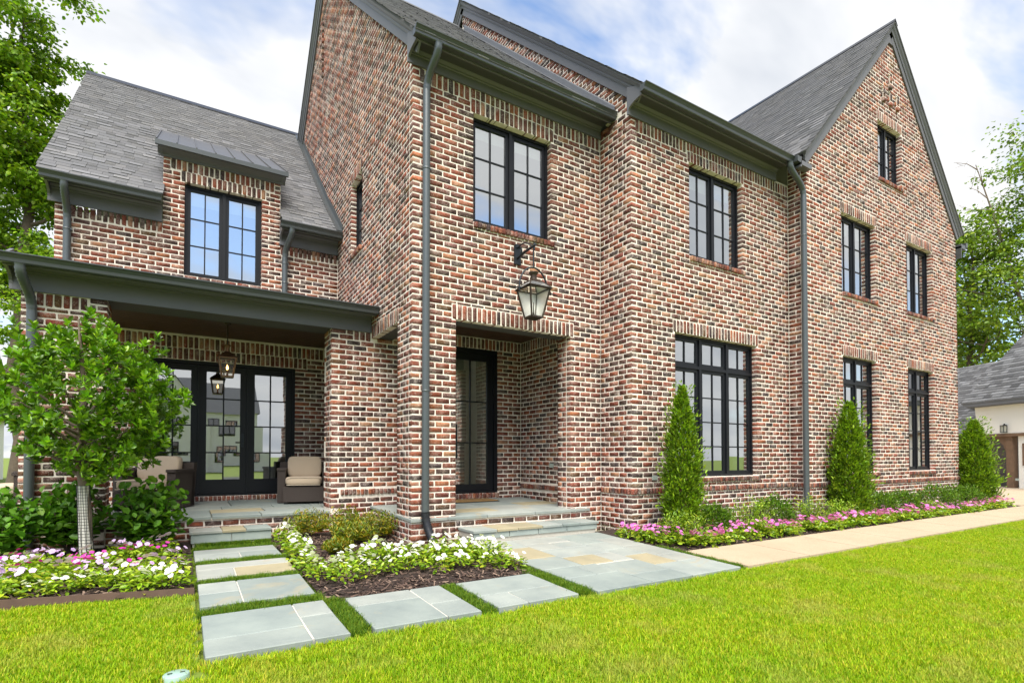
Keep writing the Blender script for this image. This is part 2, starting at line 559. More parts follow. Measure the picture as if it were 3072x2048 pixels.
def pad(x0, x1, y0, y1, rects, label, buff=()):
    cx, cy = (x0 + x1) / 2, (y0 + y1) / 2
    t = thing('stepping_stone', (cx, cy, gz(cy)), label, 'stepping stone', 'stepping stone pads in the grass')
    b = MB()
    v = []
    for dz in (-.06, -.003): v += [(x0 + .025, y0 + .025, gz(y0) + dz), (x1 - .025, y0 + .025, gz(y0) + dz), (x1 - .025, y1 - .025, gz(y1) + dz), (x0 + .025, y1 - .025, gz(y1) + dz)]
    b.add(v, [(4, 5, 6, 7), (0, 1, 5, 4), (1, 2, 6, 5), (2, 3, 7, 6), (3, 0, 4, 7)])
    b.build('joint_bed', 'joint', t)
    w, h = x1 - x0, y1 - y0
    for i, (a, b_, c, d_) in enumerate(rects):
        stone(t, x0 + a * w, x0 + b_ * w, y0 + c * h, y0 + d_ * h, .004, .065, BUFF if i in buff else None)


# rects: (x from, x to, y from, y to) as shares, y counted from the lawn side
pad(-2.39, -1.53, .02, .74, [(0, 1, .52, 1), (0, .52, 0, .52), (.52, 1, 0, .52)], 'thin grey stone pad right below the porch step')
pad(-2.39, -1.53, -.86, -.24, [(0, 1, .58, 1), (0, .38, 0, .58), (.38, 1, 0, .58)], 'stone pad with buff front stone, second below the porch step', (2,))
pad(-2.39, -1.53, -1.77, -1.04, [(0, .36, .5, 1), (0, .36, 0, .5), (.36, 1, 0, 1)], 'stone pad third below the porch step, beside the bed corner')
pad(-2.39, -1.52, -2.85, -2.0, [(0, .72, .36, 1), (0, .72, 0, .36), (.72, 1, .58, 1), (.72, 1, 0, .58)], 'stone pad nearest the round green lid in the lawn')
pad(-1.36, -.51, -2.85, -2.03, [(0, .66, .68, 1), (0, .66, 0, .68), (.66, 1, .42, 1), (.66, 1, 0, .42)], 'middle stone pad below the white flowers, at the lawn edge')
pad(-.36, .46, -2.84, -2.04, [(0, 1, .42, 1), (0, .36, 0, .42), (.36, 1, 0, .42)], 'stone pad at the lawn edge beside the big patio')

pt = MB(); v = []
PX0, PX1, PY0, PY1 = .66, 2.70, -2.85, -.47
pt.add([(PX0 + .01, PY0 + .01, gz(PY0) - .008), (PX1 - .01, PY0 + .01, gz(PY0) - .008), (PX1 - .01, -.3, .142), (PX0 + .01, -.3, .142)], [(0, 1, 2, 3)])
pt.add([(PX0 + .01, PY0 + .02, gz(PY0) - .008), (PX1 - .01, PY0 + .02, gz(PY0) - .008), (PX1 - .01, PY0 + .01, gz(PY0) - .04), (PX0 + .01, PY0 + .01, gz(PY0) - .04)], [(0, 1, 2, 3)])
patio = pt.build('patio', 'joint', None, kind='structure')
PR = [(0, .34, 0, .20), (.34, .62, 0, .13), (.62, 1, 0, .22), (.34, .62, .13, .34), (0, .20, .20, .36), (.20, .34, .20, .36), (.62, .80, .22, .42), (.80, 1, .22, .36),
      (0, .26, .36, .56), (.26, .48, .36 - .02 + .02, .52), (.34 + .14, .62, .34 + .02, .52), (.34, .48, .34, .36), (.62, .80, .42, .56), (.80, 1, .36, .60), (.26, .62, .52, .70), (0, .26, .56, .80), (.62, .80, .56, .74),
      (.26, .44, .70, .86), (.44, .62, .70, .84), (.80, 1, .60, .82), (0, .26, .80, 1), (.62, .80, .74, 1), (.26, .62, .86, 1), (.80, 1, .82, 1), (.44, .62, .84, .86)]
PR = [r for r in PR if (r[1] - r[0]) > .05 and (r[3] - r[2]) > .03]
for i, (a, b, c, d_) in enumerate(PR):
    w, h = PX1 - PX0, PY1 - PY0
    stone(patio, PX0 + a * w, PX0 + b * w, PY0 + c * h, PY0 + d_ * h, .002, .06, BUFF if i in (6, 9, 14) else None)


def stone_step(name, x0, x1, y0, y1, zt, zb, label, n, nr):
    t = thing(name, ((x0 + x1) / 2, (y0 + y1) / 2, zb), label, 'step')
    b = MB(); b.box(x0 + .02, x1 - .02, y0 + .02, y1, zb - .05, zt - .02); b.build('core', 'joint', t)
    xs_ = [x0 + (x1 - x0) * (i + (random.uniform(-.12, .12) if 0 < i < n else 0)) / n for i in range(n + 1)]
    for a, b_ in zip(xs_[:-1], xs_[1:]):
        stone(t, a - (.02 if a == x0 else 0), b_ + (.02 if b_ == x1 else 0), y0 - .025, y1, zt, .035, BUFF if random.random() < .16 else None, gap=.005, name='tread', slope=0.)
    xr = [x0 + (x1 - x0) * (i + (random.uniform(-.1, .1) if 0 < i < nr else 0)) / nr for i in range(nr + 1)]
    for a, b_ in zip(xr[:-1], xr[1:]):
        m_ = MB(); m_.box(a + .005, b_ - .005, y0, y0 + .03, zb + .004, zt - .037)
        o = m_.build('riser', 'bluestone', t); k = random.uniform(.9, 1.05); o.color = (.30 * k, .345 * k, .325 * k, 1)
    for xx in (x0, x1 - .03):
        m_ = MB(); m_.box(xx, xx + .03, y0 + .035, y1 - .005, zb, zt - .037)
        o = m_.build('side_stone', 'bluestone', t); o.color = (.42, .39, .33, 1) if xx == x0 else (.30, .34, .32, 1)


stone_step('stone_step', .67, 2.72, -.44, -.012, .305, .19, 'wide bluestone step up to the front door', 6, 4)
stone_step('stone_step', -2.41, -1.47, 1.34, 1.735, .305, .15, 'narrow bluestone step up to the covered porch', 3, 2)

# landings (floors) of bluestone
floor_e = MB(); floor_e.box(.08, 2.93, .08, 1.99, .10, .408)
floor_e = floor_e.build('entry_floor', 'joint', None, kind='structure')
fl = [(.0, .5, 0, .34), (.5, 1.1, 0, .34), (1.1, 1.9, 0, .34), (1.9, 2.94, 0, .34), (0, .7, .34, .9), (.7, 1.5, .34, .75), (1.5, 2.2, .34, .9), (2.2, 2.94, .34, .75), (.7, 1.5, .75, 1.3), (0, .7, .9, 1.74), (1.5, 2.2, .9, 1.4), (2.2, 2.94, .75, 1.2),
      (.7, 1.5, 1.3, 2.0), (1.5, 2.2, 1.4, 2.0), (2.2, 2.94, 1.2, 2.0)]
for i, (a, b, c, d_) in enumerate(fl):
    o = stone(floor_e, a - (.02 if a == 0 else 0), b, c - (.03 if c == 0 else 0), d_, .45 + .024 * c, .04, BUFF if i in (11, 5) else None, gap=.005, slope=.024)
floor_p = MB(); floor_p.box(-4.08, -.02, 1.84, 3.9, .10, .408)
floor_p = floor_p.build('porch_floor', 'joint', None, kind='structure')
for row, (c, d_) in enumerate(((1.74, 2.10), (2.10, 2.55), (2.55, 3.0), (3.0, 3.92))):
    x = -4.1
    while x < -.05:
        w = random.uniform(.45, .85)
        b = x + w if x + w < -.45 else -.02
        if not (c < 2.2 and b > -.6):
            stone(floor_p, x, b, c - (.02 if row == 0 else 0), d_, .45 + .022 * (c - 1.74), .04, BUFF if (row == 1 and -2.7 < x < -2.0) else None, gap=.006, slope=.022)
        elif x < -.62:
            stone(floor_p, x, -.615, c - (.02 if row == 0 else 0), d_, .45 + .022 * (c - 1.74), .04, None, gap=.006, slope=.022)
        x = b

# ------------------------------------------------------------------ the house
house = thing('brick_house', (0, 0, 0), 'large reddish brick house with steep gables and black windows', 'house')
COURSE, BL, JT = .078, .212, .019
BR = []          # brick records: cx,cy,cz, sx,sy, nx,ny, length, height, wall id, proud
WALLS = {}
PAL = [((142, 84, 63), 16), ((130, 74, 59), 19), ((115, 68, 57), 21), ((99, 67, 59), 17), ((84, 66, 61), 14), ((74, 63, 62), 8), ((156, 98, 70), 7), ((164, 118, 90), 4), ((116, 84, 76), 10), ((158, 120, 100), 4), ((104, 78, 56), 5)]
PALC = np.array([srgb(*c) for c, w in PAL]); PALW = np.array([w for c, w in PAL], float); PALW /= PALW.sum()


class Wall:
    def __init__(self, name, o, d, n):
        self.o = np.array((*o, 0.), float); self.d = np.array((*d, 0.), float); self.n = np.array((*n, 0.), float)
        self.id = len(WALLS); WALLS[self.id] = self; self.holes = []; self.core = MB(); self.name = name

    def P(self, s, z, out=0.):
        return self.o + self.d * s + UP * z + self.n * out

    def brick(self, s0, s1, z0, z1, proud=0.):
        if s1 - s0 < .012 or z1 - z0 < .012: return
        c = self.P((s0 + s1) / 2, (z0 + z1) / 2)
        BR.append((*c, self.d[0], self.d[1], self.n[0], self.n[1], s1 - s0, z1 - z0, self.id, proud))

    def lay(self, s0, s1, z0, z1, holes=(), rng_=None, left='b', right='b', phase=0.):
        i = int(math.floor(z0 / COURSE + 1e-6))
        while i * COURSE < z1 - .02:
            zb, zt = max(i * COURSE + JT / 2, z0), min((i + 1) * COURSE - JT / 2, z1)
            a, b = s0, s1
            if rng_:
                q = rng_((zb + zt) / 2)
                if q is None: i += 1; continue
                a, b = max(a, q[0]), min(b, q[1])
            if left in ('c0', 'c1') and a == s0 and (i % 2) != int(left[1]): a += .1 + JT
            if right in ('c0', 'c1') and b == s1 and (i % 2) != int(right[1]): b -= .1 + JT
            if left == 'b': a += JT / 2
            if right == 'b': b -= JT / 2
            pcs = [(a, b, zb, zt, left[0] != 'b', right[0] != 'b')] if b > a and zt - zb > .012 else []
            for h0, h1, hz0, hz1 in holes:
                nx = []
                for (p, q, u, w, e0, e1) in pcs:
                    if q <= h0 or p >= h1 or w <= hz0 or u >= hz1:
                        nx.append((p, q, u, w, e0, e1)); continue
                    if p < h0: nx.append((p, h0, u, w, e0, True))
                    if q > h1: nx.append((h1, q, u, w, True, e1))
                    m0, m1 = max(p, h0), min(q, h1)
                    if hz0 - .012 > u + .018: nx.append((m0, m1, u, hz0 - .012, True, True))
                    elif hz1 + .012 < w - .018: nx.append((m0, m1, hz1 + .012, w, True, True))
                pcs = nx
            off = (i % 2) * BL / 2 + phase + (i * 37 % 11) * .0015
            for (p, q, u, w, e0, e1) in pcs:
                k = math.ceil((p + .055 - off) / BL)
                cuts = []
                while off + k * BL < q - .055:
                    cuts.append(off + k * BL + random.uniform(-.004, .004)); k += 1
                ed = [p] + cuts + [q]
                for t in range(len(ed) - 1):
                    l = ed[t] + (JT / 2 if t > 0 else 0); r_ = ed[t + 1] - (JT / 2 if t < len(ed) - 2 else 0)
                    self.brick(l, r_, u + random.uniform(-.002, .002), w + random.uniform(-.002, .002), random.uniform(-.0025, .003))
            i += 1
        return self

    def soldiers(self, a, b, za, zb, w=COURSE, proud=0., jt=JT):
        n = max(1, round((b - a) / w)); st = (b - a) / n
        for k in range(n):
            self.brick(a + k * st + jt / 2 + random.uniform(-.003, .003), a + (k + 1) * st - jt / 2 + random.uniform(-.003, .003), za + random.uniform(0, .006), zb - random.uniform(0, .006), proud + random.uniform(-.002, .003))

    def mortar(self, s0, s1, z0, z1, holes=(), rng_=None, th=.10, rec=.0025):
        g = .004
        H = [(a - g, b + g, c - g, d_ + g) for a, b, c, d_ in holes]
        zs = {z0, z1}
        for h in H: zs |= {min(max(h[2], z0), z1), min(max(h[3], z0), z1)}
        if rng_:
            k = z0
            while k < z1: zs.add(k); k += .16
        zs = sorted(zs)
        for a, b in zip(zs[:-1], zs[1:]):
            if b - a < 1e-4: continue
            l, r_ = s0, s1
            if rng_:
                q = rng_(b)
                if q is None: continue
                l, r_ = max(l, q[0]), min(r_, q[1])
            segs = [(l, r_)]
            for h in H:
                if h[2] < (a + b) / 2 < h[3]:
                    ns = []
                    for p, q in segs:
                        if h[1] <= p or h[0] >= q: ns.append((p, q)); continue
                        if h[0] > p: ns.append((p, h[0]))
                        if h[1] < q: ns.append((h[1], q))
                    segs = ns
            for p, q in segs:
                if q - p > .003: self.core.obox(self.P(p, a, -rec), self.d * (q - p), UP * (b - a), -self.n * (th - rec))
        return self

    def band(self, a, b, z=.686, skip=()):
        self.soldiers(a, b, z, z + .085, .062, .022, .014)


def opening(w, s0, s1, z0, z1, lint=.195, ext=.045, sill=True):
    """hole with soldier lintel and rowlock sill; returns the brick-obstacle list"""
    hs = [(s0, s1, z0, z1)]
    if lint:
        w.soldiers(s0 - ext, s1 + ext, z1 + .004, z1 + lint)
        hs.append((s0 - ext - .006, s1 + ext + .006, z1 - .004, z1 + lint + .006))
    if sill:
        w.soldiers(s0 - .0, s1 + .045, z0 - .088, z0 - .012, .066, .035, .013)
        hs.append((s0 - .004, s1 + .05, z0 - .09, z0 + .001))
    return hs


# ---- entrance block
ef = Wall('wall', (0, 0), (1, 0), (0, -1))
hole_e = [(.625, 2.575, .41, 3.105)]
hw_e = [(.887, 2.210, 4.505, 6.020)]
obs = [(.625, 2.575, .30, 3.105), (.56, 2.64, 3.10, 3.305), (.085, 3.2, 6.235 - .055, 6.4)]
ef.soldiers(.565, 2.635, 3.109, 3.300)
obs += opening(ef, .887, 2.210, 4.505, 6.020, .19)
ef.soldiers(.09, .83, 6.17, 6.35); ef.soldiers(2.27, 3.16, 6.17, 6.35); ef.soldiers(.84, 2.26, 6.222, 6.35)
ef.lay(0, 3.18, .0, 6.36, obs, left='c0', right='b')
ef.lay(.625, 2.575, .27, .41, [], left='b', right='b', phase=.06)
ef.mortar(.005, 3.178, -.05, 6.38, [(.625, 2.575, .41, 3.105), *hw_e])
E_RK = 6.63
es = Wall('wall', (0, 0), (0, 1), (-1, 0))
side_rng = lambda z: (-9, 99) if z < 6.5 else (((z - E_RK) / .94, 10.2 - (z - E_RK) / .94) if z < 11.4 else None)
so = [(.55, 1.744, .41, 3.10), (.49, 1.744, 3.09, 3.30), (1.70, 10.2, -1, 3.25)]
es.soldiers(.50, 1.735, 3.104, 3.296)
so += opening(es, 2.30, 2.985, 4.79, 6.06, .19)
slit = [(5.31, 5.39, 9.42, 10.66)]
es.lay(0, 9.6, .0, 11.45, so + slit, side_rng, left='c1', right='b')
es.mortar(.005, 9.6, -.05, 11.4, [(.55, 1.744, .41, 3.10), (1.75, 9.7, -1, 3.0), (2.30, 2.985, 4.79, 6.06), slit[0]], side_rng)
for k in range(10):     # corbelled edge of the slit
    es.brick(5.24, 5.312, 9.40 + k * .126, 9.46 + k * .126, .03)
# jamb faces that close the wall thickness
j1 = Wall('wall', (2.575, 0), (0, 1), (-1, 0))
j1.lay(.118, .336, .45, 3.105, [], left='f', right='f'); j1.mortar(.1, .332, .41, 3.16)
j2 = Wall('wall', (.625, .55), (-1, 0), (0, 1)); j2.mortar(0, .62, 0, 3.2)
pl = Wall('wall', (0, 0), (1, 0), (0, -1)); pl.core.box(.1, .62, .1, .45, 0., 3.1)
# ---- recessed entry
vb = Wall('wall', (0, 2.0), (1, 0), (0, -1))
ob = [(1.36, 2.44, .60, 3.2), (.9, 2.94, 3.2, 3.6)]
vb.soldiers(1.0, 2.94, 3.204, 3.385)
vb.soldiers(1.36, 2.46, .505, .595, .068, .02, .013)
vb.lay(1.0, 2.94, .47, 3.2, ob + [(1.35, 2.47, .49, .61)]); vb.mortar(.9, 2.97, .4, 3.5, [(1.36, 2.44, .60, 3.2)])
vr = Wall('wall', (2.94, 0), (0, 1), (-1, 0))
vr.soldiers(.35, 1.99, 3.204, 3.385)
vr.lay(.34, 2.0, .45, 3.2, [(.34, 2.0, .66, .76)]); vr.band(.345, 1.99, .667); vr.mortar(.33, 2.0, .4, 3.5)
# ---- middle block
YM, YG, XI, XG = -.70, -1.06, 3.18, 7.22
ms = Wall('wall', (XI, 0), (0, 1), (-1, 0))
m_rng = lambda z: (YM, 0.) if z < 6.45 else (max(YM, (z - 7.31) / .938), min((z - 6.98) / .94, 5.0))
ms.lay(YM, 5., .0, 11.9, [(YM, 0., .68, .775)], m_rng, left='c1', right='b'); ms.mortar(YM + .005, 5., -.05, 12., [], lambda z: (YM, 0.) if z < 6.4 else (max(YM, (z - 7.31) / .938), min((z - 6.80) / .94, 5.0)))
ms.band(YM - .02, -.01)
mf = Wall('wall', (XI, YM), (1, 0), (0, -1))
x_ = lambda v: v - XI
ob = [(0, 5, .68, .775), (.085, 5, 6.18, 6.4)] + opening(mf, x_(4.116), x_(6.222), .925, 3.225) + opening(mf, x_(4.465), x_(5.840), 4.515, 6.045, .165)
mf.soldiers(.09, x_(4.40), 6.17, 6.35); mf.soldiers(x_(5.90), XG - XI - .01, 6.17, 6.35); mf.soldiers(x_(4.41), x_(5.89), 6.222, 6.35)
mf.band(-.02, XG - XI - .02)
mf.lay(0, XG - XI, .0, 6.36, ob, left='c0', right='b')
mf.mortar(.005, XG - XI, -.05, 6.38, [(x_(4.116), x_(6.222), .925, 3.225), (x_(4.465), x_(5.840), 4.515, 6.045)])
# ---- front gable block
gs = Wall('wall', (XG, 0), (0, 1), (-1, 0))
gs.lay(YG, YM, .0, 6.7, [(YG, YM, .68, .775)], left='c1', right='b'); gs.mortar(YG + .005, YM, -.05, 6.8); gs.band(YG - .02, YM - .02)
gf = Wall('wall', (XG, YG), (1, 0), (0, -1))
GW = 13.80 - XG; GC = GW / 2; GA = 10.42
g_rng = lambda z: (-1, 99) if z < 6.7 else ((GC - (GA - z) / 1.112, GC + (GA - z) / 1.112) if z < GA - .06 else None)
x_ = lambda v: v - XG
GWIN = [(8.432, 9.758, .945, 3.228), (11.152, 12.432, .945, 3.228), (8.425, 9.760, 4.48, 6.05), (11.150, 12.425, 4.48, 6.05), (9.925, 10.970, 7.16, 8.38)]
ob = [(-.1, GW + .1, .68, .775)]
for a, b, c, d_ in GWIN: ob += opening(gf, x_(a), x_(b), c, d_)
VENTS = [(10.16, 9.02), (10.47, 9.02), (10.78, 9.02), (10.47, 9.40)]
for vx, vz in VENTS: ob.append((x_(vx) - .04, x_(vx) + .04, vz - .12, vz + .14))
gf.band(-.02, GW + .02)
gf.lay(0, GW, .0, GA, ob, g_rng, left='c0', right='f')
gf.mortar(.005, GW - .005, -.05, GA, [(x_(a), x_(b), c, d_) for a, b, c, d_ in GWIN] + [(x_(vx) - .035, x_(vx) + .035, vz - .11, vz + .13) for vx, vz in VENTS], g_rng)
for vx, vz in VENTS:     # little corbelled slots
    gf.brick(x_(vx) - .05, x_(vx) + .05, vz - .20, vz - .13, .045); gf.brick(x_(vx) - .085, x_(vx) - .045, vz - .1, vz - .02, .02); gf.brick(x_(vx) + .045, x_(vx) + .085, vz + .0, vz + .09, .02)
# ---- porch
pp = Wall('wall', (-.607, 1.744), (1, 0), (0, -1))
pp.soldiers(.33, .6, 3.05, 3.185)
pp.soldiers(.14, 1.6, .667, .752, .062, .022, .014)
pp.lay(0, 1.62, .0, 3.19, [(.32, .7, 3.04, 3.2), (.12, 1.7, .66, .76), (.63, 1.7, .40, .45)], left='c0', right='b'); pp.mortar(.005, 1.62, -.05, 3.2)
ps = Wall('wall', (-.607, 1.744), (0, 1), (-1, 0))
ps.lay(0, .46, .45, 3.4, [], left='c1', right='f'); ps.mortar(.005, .455, .0, 3.5)
pq = Wall('wall', (-.607, 2.205), (1, 0), (0, 1)); pq.mortar(0, .6, 0, 3.4)
pl_ = Wall('wall', (-4.13, 1.744), (1, 0), (0, -1))
pl_.soldiers(.13, .62, 3.03, 3.18)
pl_.lay(0, .81, .0, 3.19, [(.12, .64, 3.02, 3.2)], left='c0', right='c0'); pl_.mortar(.005, .805, -.05, 3.2)
pr_ = Wall('wall', (-3.32, 1.744), (0, 1), (1, 0))
pr_.lay(0, .46, .45, 3.4, [], left='c1', right='f'); pr_.mortar(.005, .455, 0, 3.5)
pe = Wall('wall', (-4.13, 1.744), (0, 1), (-1, 0)); pe.lay(0, .46, .0, 3.4, [], left='c1', right='f'); pe.mortar(.005, .455, 0, 3.5)
pf = Wall('wall', (-3.32, 1.762), (1, 0), (0, -1)); pf.lay(0, 2.71, .0, .41); pf.mortar(0, 2.71, -.05, .409)
ef2 = Wall('wall', (.02, .55), (0, 1), (-1, 0)); ef2.lay(0, 1.19, .0, .41); ef2.mortar(0, 1.19, -.05, .409)
bk = Wall('wall', (-4.1, 3.92), (1, 0), (0, -1))
DX0, DX1, DZ0, DZ1 = -3.06, -.75, .585, 2.865
x_ = lambda v: v + 4.1
bk.soldiers(.02, x_(-.55), 2.875, 3.055); bk.soldiers(.02, 4.08, 3.066, 3.255)
bk.soldiers(x_(DX0), x_(-.72), .50, .578, .066, .02, .013)
bk.lay(0, 4.1, .45, 3.3, [(x_(DX0), x_(DX1), .45, 2.87), (0, x_(-.54), 2.87, 3.4), (0, 4.1, 3.06, 3.4)])
bk.mortar(0, 4.1, .40, 3.6, [(x_(DX0), x_(DX1), DZ0, DZ1)])
# ---- wing upper storey
wf = Wall('wall', (-4.19, 3.92), (1, 0), (0, -1))
x_ = lambda v: v + 4.19
DL, DR = -2.82, -1.03
ob = opening(wf, x_(-2.515), x_(-1.333), 4.292, 5.858, .17, .06, False)
wf.soldiers(.10, x_(DL), 4.93, 5.10); wf.soldiers(x_(DR), 4.18, 4.93, 5.10); wf.soldiers(x_(DL) + .1, x_(DR) - .1, 6.035, 6.20)
wf.soldiers(x_(-2.52), x_(-1.33), 4.20, 4.285, .2, .0)
ob += [(.09, x_(DL) + .001, 4.92, 5.2), (x_(DR) - .001, 4.3, 4.92, 5.2), (x_(DL) + .09, x_(DR) - .09, 6.03, 6.3), (x_(-2.52), x_(-1.33), 4.19, 4.30)]
w_rng = lambda z: (0, 9) if z < 5.1 else (x_(DL), x_(DR))
wf.lay(0, 4.19, 4.05, 6.22, ob, w_rng, left='c0', right='b'); wf.mortar(.005, 4.19, 3.9, 6.22, [(x_(-2.515), x_(-1.333), 4.292, 5.858)], w_rng)
we = Wall('wall', (-4.19, 3.92), (0, 1), (-1, 0)); we.lay(0, 3., 3.9, 5.2, [], left='c1'); we.mortar(.005, 8., 3.3, 5.3)
dl = Wall('wall', (DL, 3.92), (0, 1), (-1, 0)); dl.lay(0, 1.2, 5.0, 6.2, [], left='c1'); dl.mortar(.005, 1.4, 5., 6.2)
dr = Wall('wall', (DR, 3.92), (0, 1), (1, 0)); dr.lay(0, 1.2, 5.0, 6.2, [], left='c1'); dr.mortar(.005, 1.4, 5., 6.2)

# ---- turn the brick records into objects: the 300 that show largest singly, the rest joined
B = np.array(BR)
camp = np.array(cam.location); yw = R(31.617)
fw = np.array((math.sin(yw), math.cos(yw), 0)); rt = np.array((math.cos(yw), -math.sin(yw), 0))
rel = B[:, :3] - camp
dep = rel @ fw
nrm = np.c_[B[:, 5], B[:, 6], np.zeros(len(B))]
facing = -(rel * nrm).sum(1) / np.linalg.norm(rel, axis=1)
px, pz = (rel @ rt) / dep * 1609.6 + 1536, 1370 - rel[:, 2] / dep * 1609.6
area = np.where((facing > .05) & (px > 30) & (px < 3040) & (pz > 20) & (pz < 1600), B[:, 7] * B[:, 8] * facing / dep ** 2, 0)
front = np.array([WALLS[int(w)] in (ef, es, ms, mf, pp, vb, vr) for w in B[:, 9]])
hid = (np.abs(B[:, 0] - .17) < .07) & np.array([WALLS[int(w)] is ef for w in B[:, 9]])
area = np.where(front & ~hid, area, 0)
order = np.argsort(-area)
single = set(order[:300].tolist())
NV = 10
vr_ = np.random.default_rng(3)
TEMPL = []
for k in range(NV):
    cx_ = vr_.uniform(.014, .045, 4); cz_ = vr_.uniform(.06, .20, 4)
    base = [(-.5 + cx_[0], -.5), (.5 - cx_[1], -.5), (.5, -.5 + cz_[1]), (.5, .5 - cz_[2]), (.5 - cx_[2], .5), (-.5 + cx_[3], .5), (-.5, .5 - cz_[3]), (-.5, -.5 + cz_[0])]
    base = np.array(base) + np.c_[vr_.uniform(-.012, .012, 8), vr_.uniform(-.05, .05, 8)]
    TEMPL.append(base)
TEMPL = np.array(TEMPL)
bvar = vr_.integers(0, NV, len(B))
bcol = PALC[vr_.choice(len(PALC), len(B), p=PALW)] * vr_.uniform(.82, 1.18, (len(B), 1)) * vr_.uniform(.95, 1.05, (len(B), 3))


def brick_geo(idx, local=False):
    n = len(idx); b = B[idx]; t = TEMPL[bvar[idx]]
    s = np.c_[b[:, 3], b[:, 4], np.zeros(n)]; nn = np.c_[b[:, 5], b[:, 6], np.zeros(n)]
    # corner cuts keep their real size on long and on short bricks
    k = np.clip(.194 / b[:, 7], .6, 3.0)[:, None]
    tx = np.where(np.abs(t[:, :, 0]) < .49, np.sign(t[:, :, 0]) * (.5 - (.5 - np.abs(t[:, :, 0])) * np.minimum(k, 2)), t[:, :, 0])
    ctr = np.zeros((n, 3)) if local else b[:, :3]
    p = ctr[:, None, :] + s[:, None, :] * (tx * b[:, 7:8])[:, :, None] + UP[None, None, :] * (t[:, :, 1] * b[:, 8:9])[:, :, None]
    outer = p + nn[:, None, :] * (b[:, 10])[:, None, None]
    inner = p - nn[:, None, :] * .098
    flip = np.cross(s, UP)[:, :2]
    return outer, inner, (flip * nn[:, :2]).sum(1) < 0


rest = np.array([i for i in range(len(B)) if i not in single])
o_, i_, fl_ = brick_geo(rest)
n = len(rest)
vv = np.concatenate([o_, i_], 1).reshape(-1, 3)
base = (np.arange(n) * 16)[:, None]
q1 = np.array([(0, 1, 2, 7), (2, 3, 6, 7), (3, 4, 5, 6)]); q2 = np.array([(k, k + 8, (k + 1) % 8 + 8, (k + 1) % 8) for k in range(8)])
fq = np.concatenate([q1, q2]); nf = len(fq)
F = (base[:, :, None] + fq[None]).reshape(n, nf, 4)
F[fl_] = F[fl_][:, :, ::-1]
me = np_mesh('brickwork', vv, F.reshape(-1, 4), np.repeat(bcol[rest], nf, 0), 'brick_joined')
link('brickwork', me, house, kind='stuff')
wall_objs = {}
for w in WALLS.values():
    if w.core.v: wall_objs[w.id] = w.core.build('wall', 'mortar', house)
single = sorted(single)
so_, si_, sf_ = brick_geo(np.array(single), True)
cache = {}
for k, i in enumerate(single):
    key = (int(bvar[i]), round(B[i, 7], 2), round(B[i, 8], 2), B[i, 5], B[i, 6], bool(sf_[k]))
    if key not in cache:
        fa = fq[:, ::-1] if sf_[k] else fq
        cache[key] = np_mesh('brick', np.concatenate([so_[k], si_[k]]), fa, None, 'brick_single')
    p = wall_objs[int(B[i, 9])]
    o = link('brick', cache[key], p, loc=tuple(B[i, :3]))
    o.color = (*bcol[i], 1)

# ------------------------------------------------------------------ windows and doors
def local_box(mb, w, s0, s1, z0, z1, d0, d1):
    mb.obox(w.P(s0, z0, -d0), w.d * (s1 - s0), UP * (z1 - z0), -w.n * (d1 - d0))


def grid_sash(fr, w, win, s0, s1, z0, z1, cols, rows, st=.052, rail=None, dep=(.115, .16), pane_d=.138, mun=.020, botrail=None):
    """sash frame with glazing bars, one pane object per light"""
    a, b = dep
    rail = rail or st; botrail = botrail or rail
    local_box(fr, w, s0, s0 + st, z0, z1, a, b); local_box(fr, w, s1 - st, s1, z0, z1, a, b)
    local_box(fr, w, s0 + st, s1 - st, z0, z0 + botrail, a, b); local_box(fr, w, s0 + st, s1 - st, z1 - rail, z1, a, b)
    x0, x1, y0, y1 = s0 + st, s1 - st, z0 + botrail, z1 - rail
    for c in range(1, cols):
        x = x0 + (x1 - x0) * c / cols; local_box(fr, w, x - mun / 2, x + mun / 2, y0, y1, a + .008, b - .008)
    for r in range(1, rows):
        y = y0 + (y1 - y0) * r / rows; local_box(fr, w, x0, x1, y - mun / 2, y + mun / 2, a + .011, b - .011)
    for c in range(cols):
        for r in range(rows):
            p = MB(); e = .003 if c == 0 else 0
            xa = x0 + (x1 - x0) * c / cols + mun / 2 * (c > 0); xb = x0 + (x1 - x0) * (c + 1) / cols - mun / 2 * (c < cols - 1)
            ya = y0 + (y1 - y0) * r / rows + mun / 2 * (r > 0); yb = y0 + (y1 - y0) * (r + 1) / rows - mun / 2 * (r < rows - 1)
            t1, t2, t3, t4 = (random.gauss(0, .0009) for _ in range(4))      # panes never sit perfectly flat
            p.add([w.P(xa, ya, -pane_d + t1), w.P(xb, ya, -pane_d + t2), w.P(xb, yb, -pane_d + t3), w.P(xa, yb, -pane_d + t1 + t3 - t2)], [(0, 1, 2, 3)])
            p.build('pane', 'pane_glass', win)


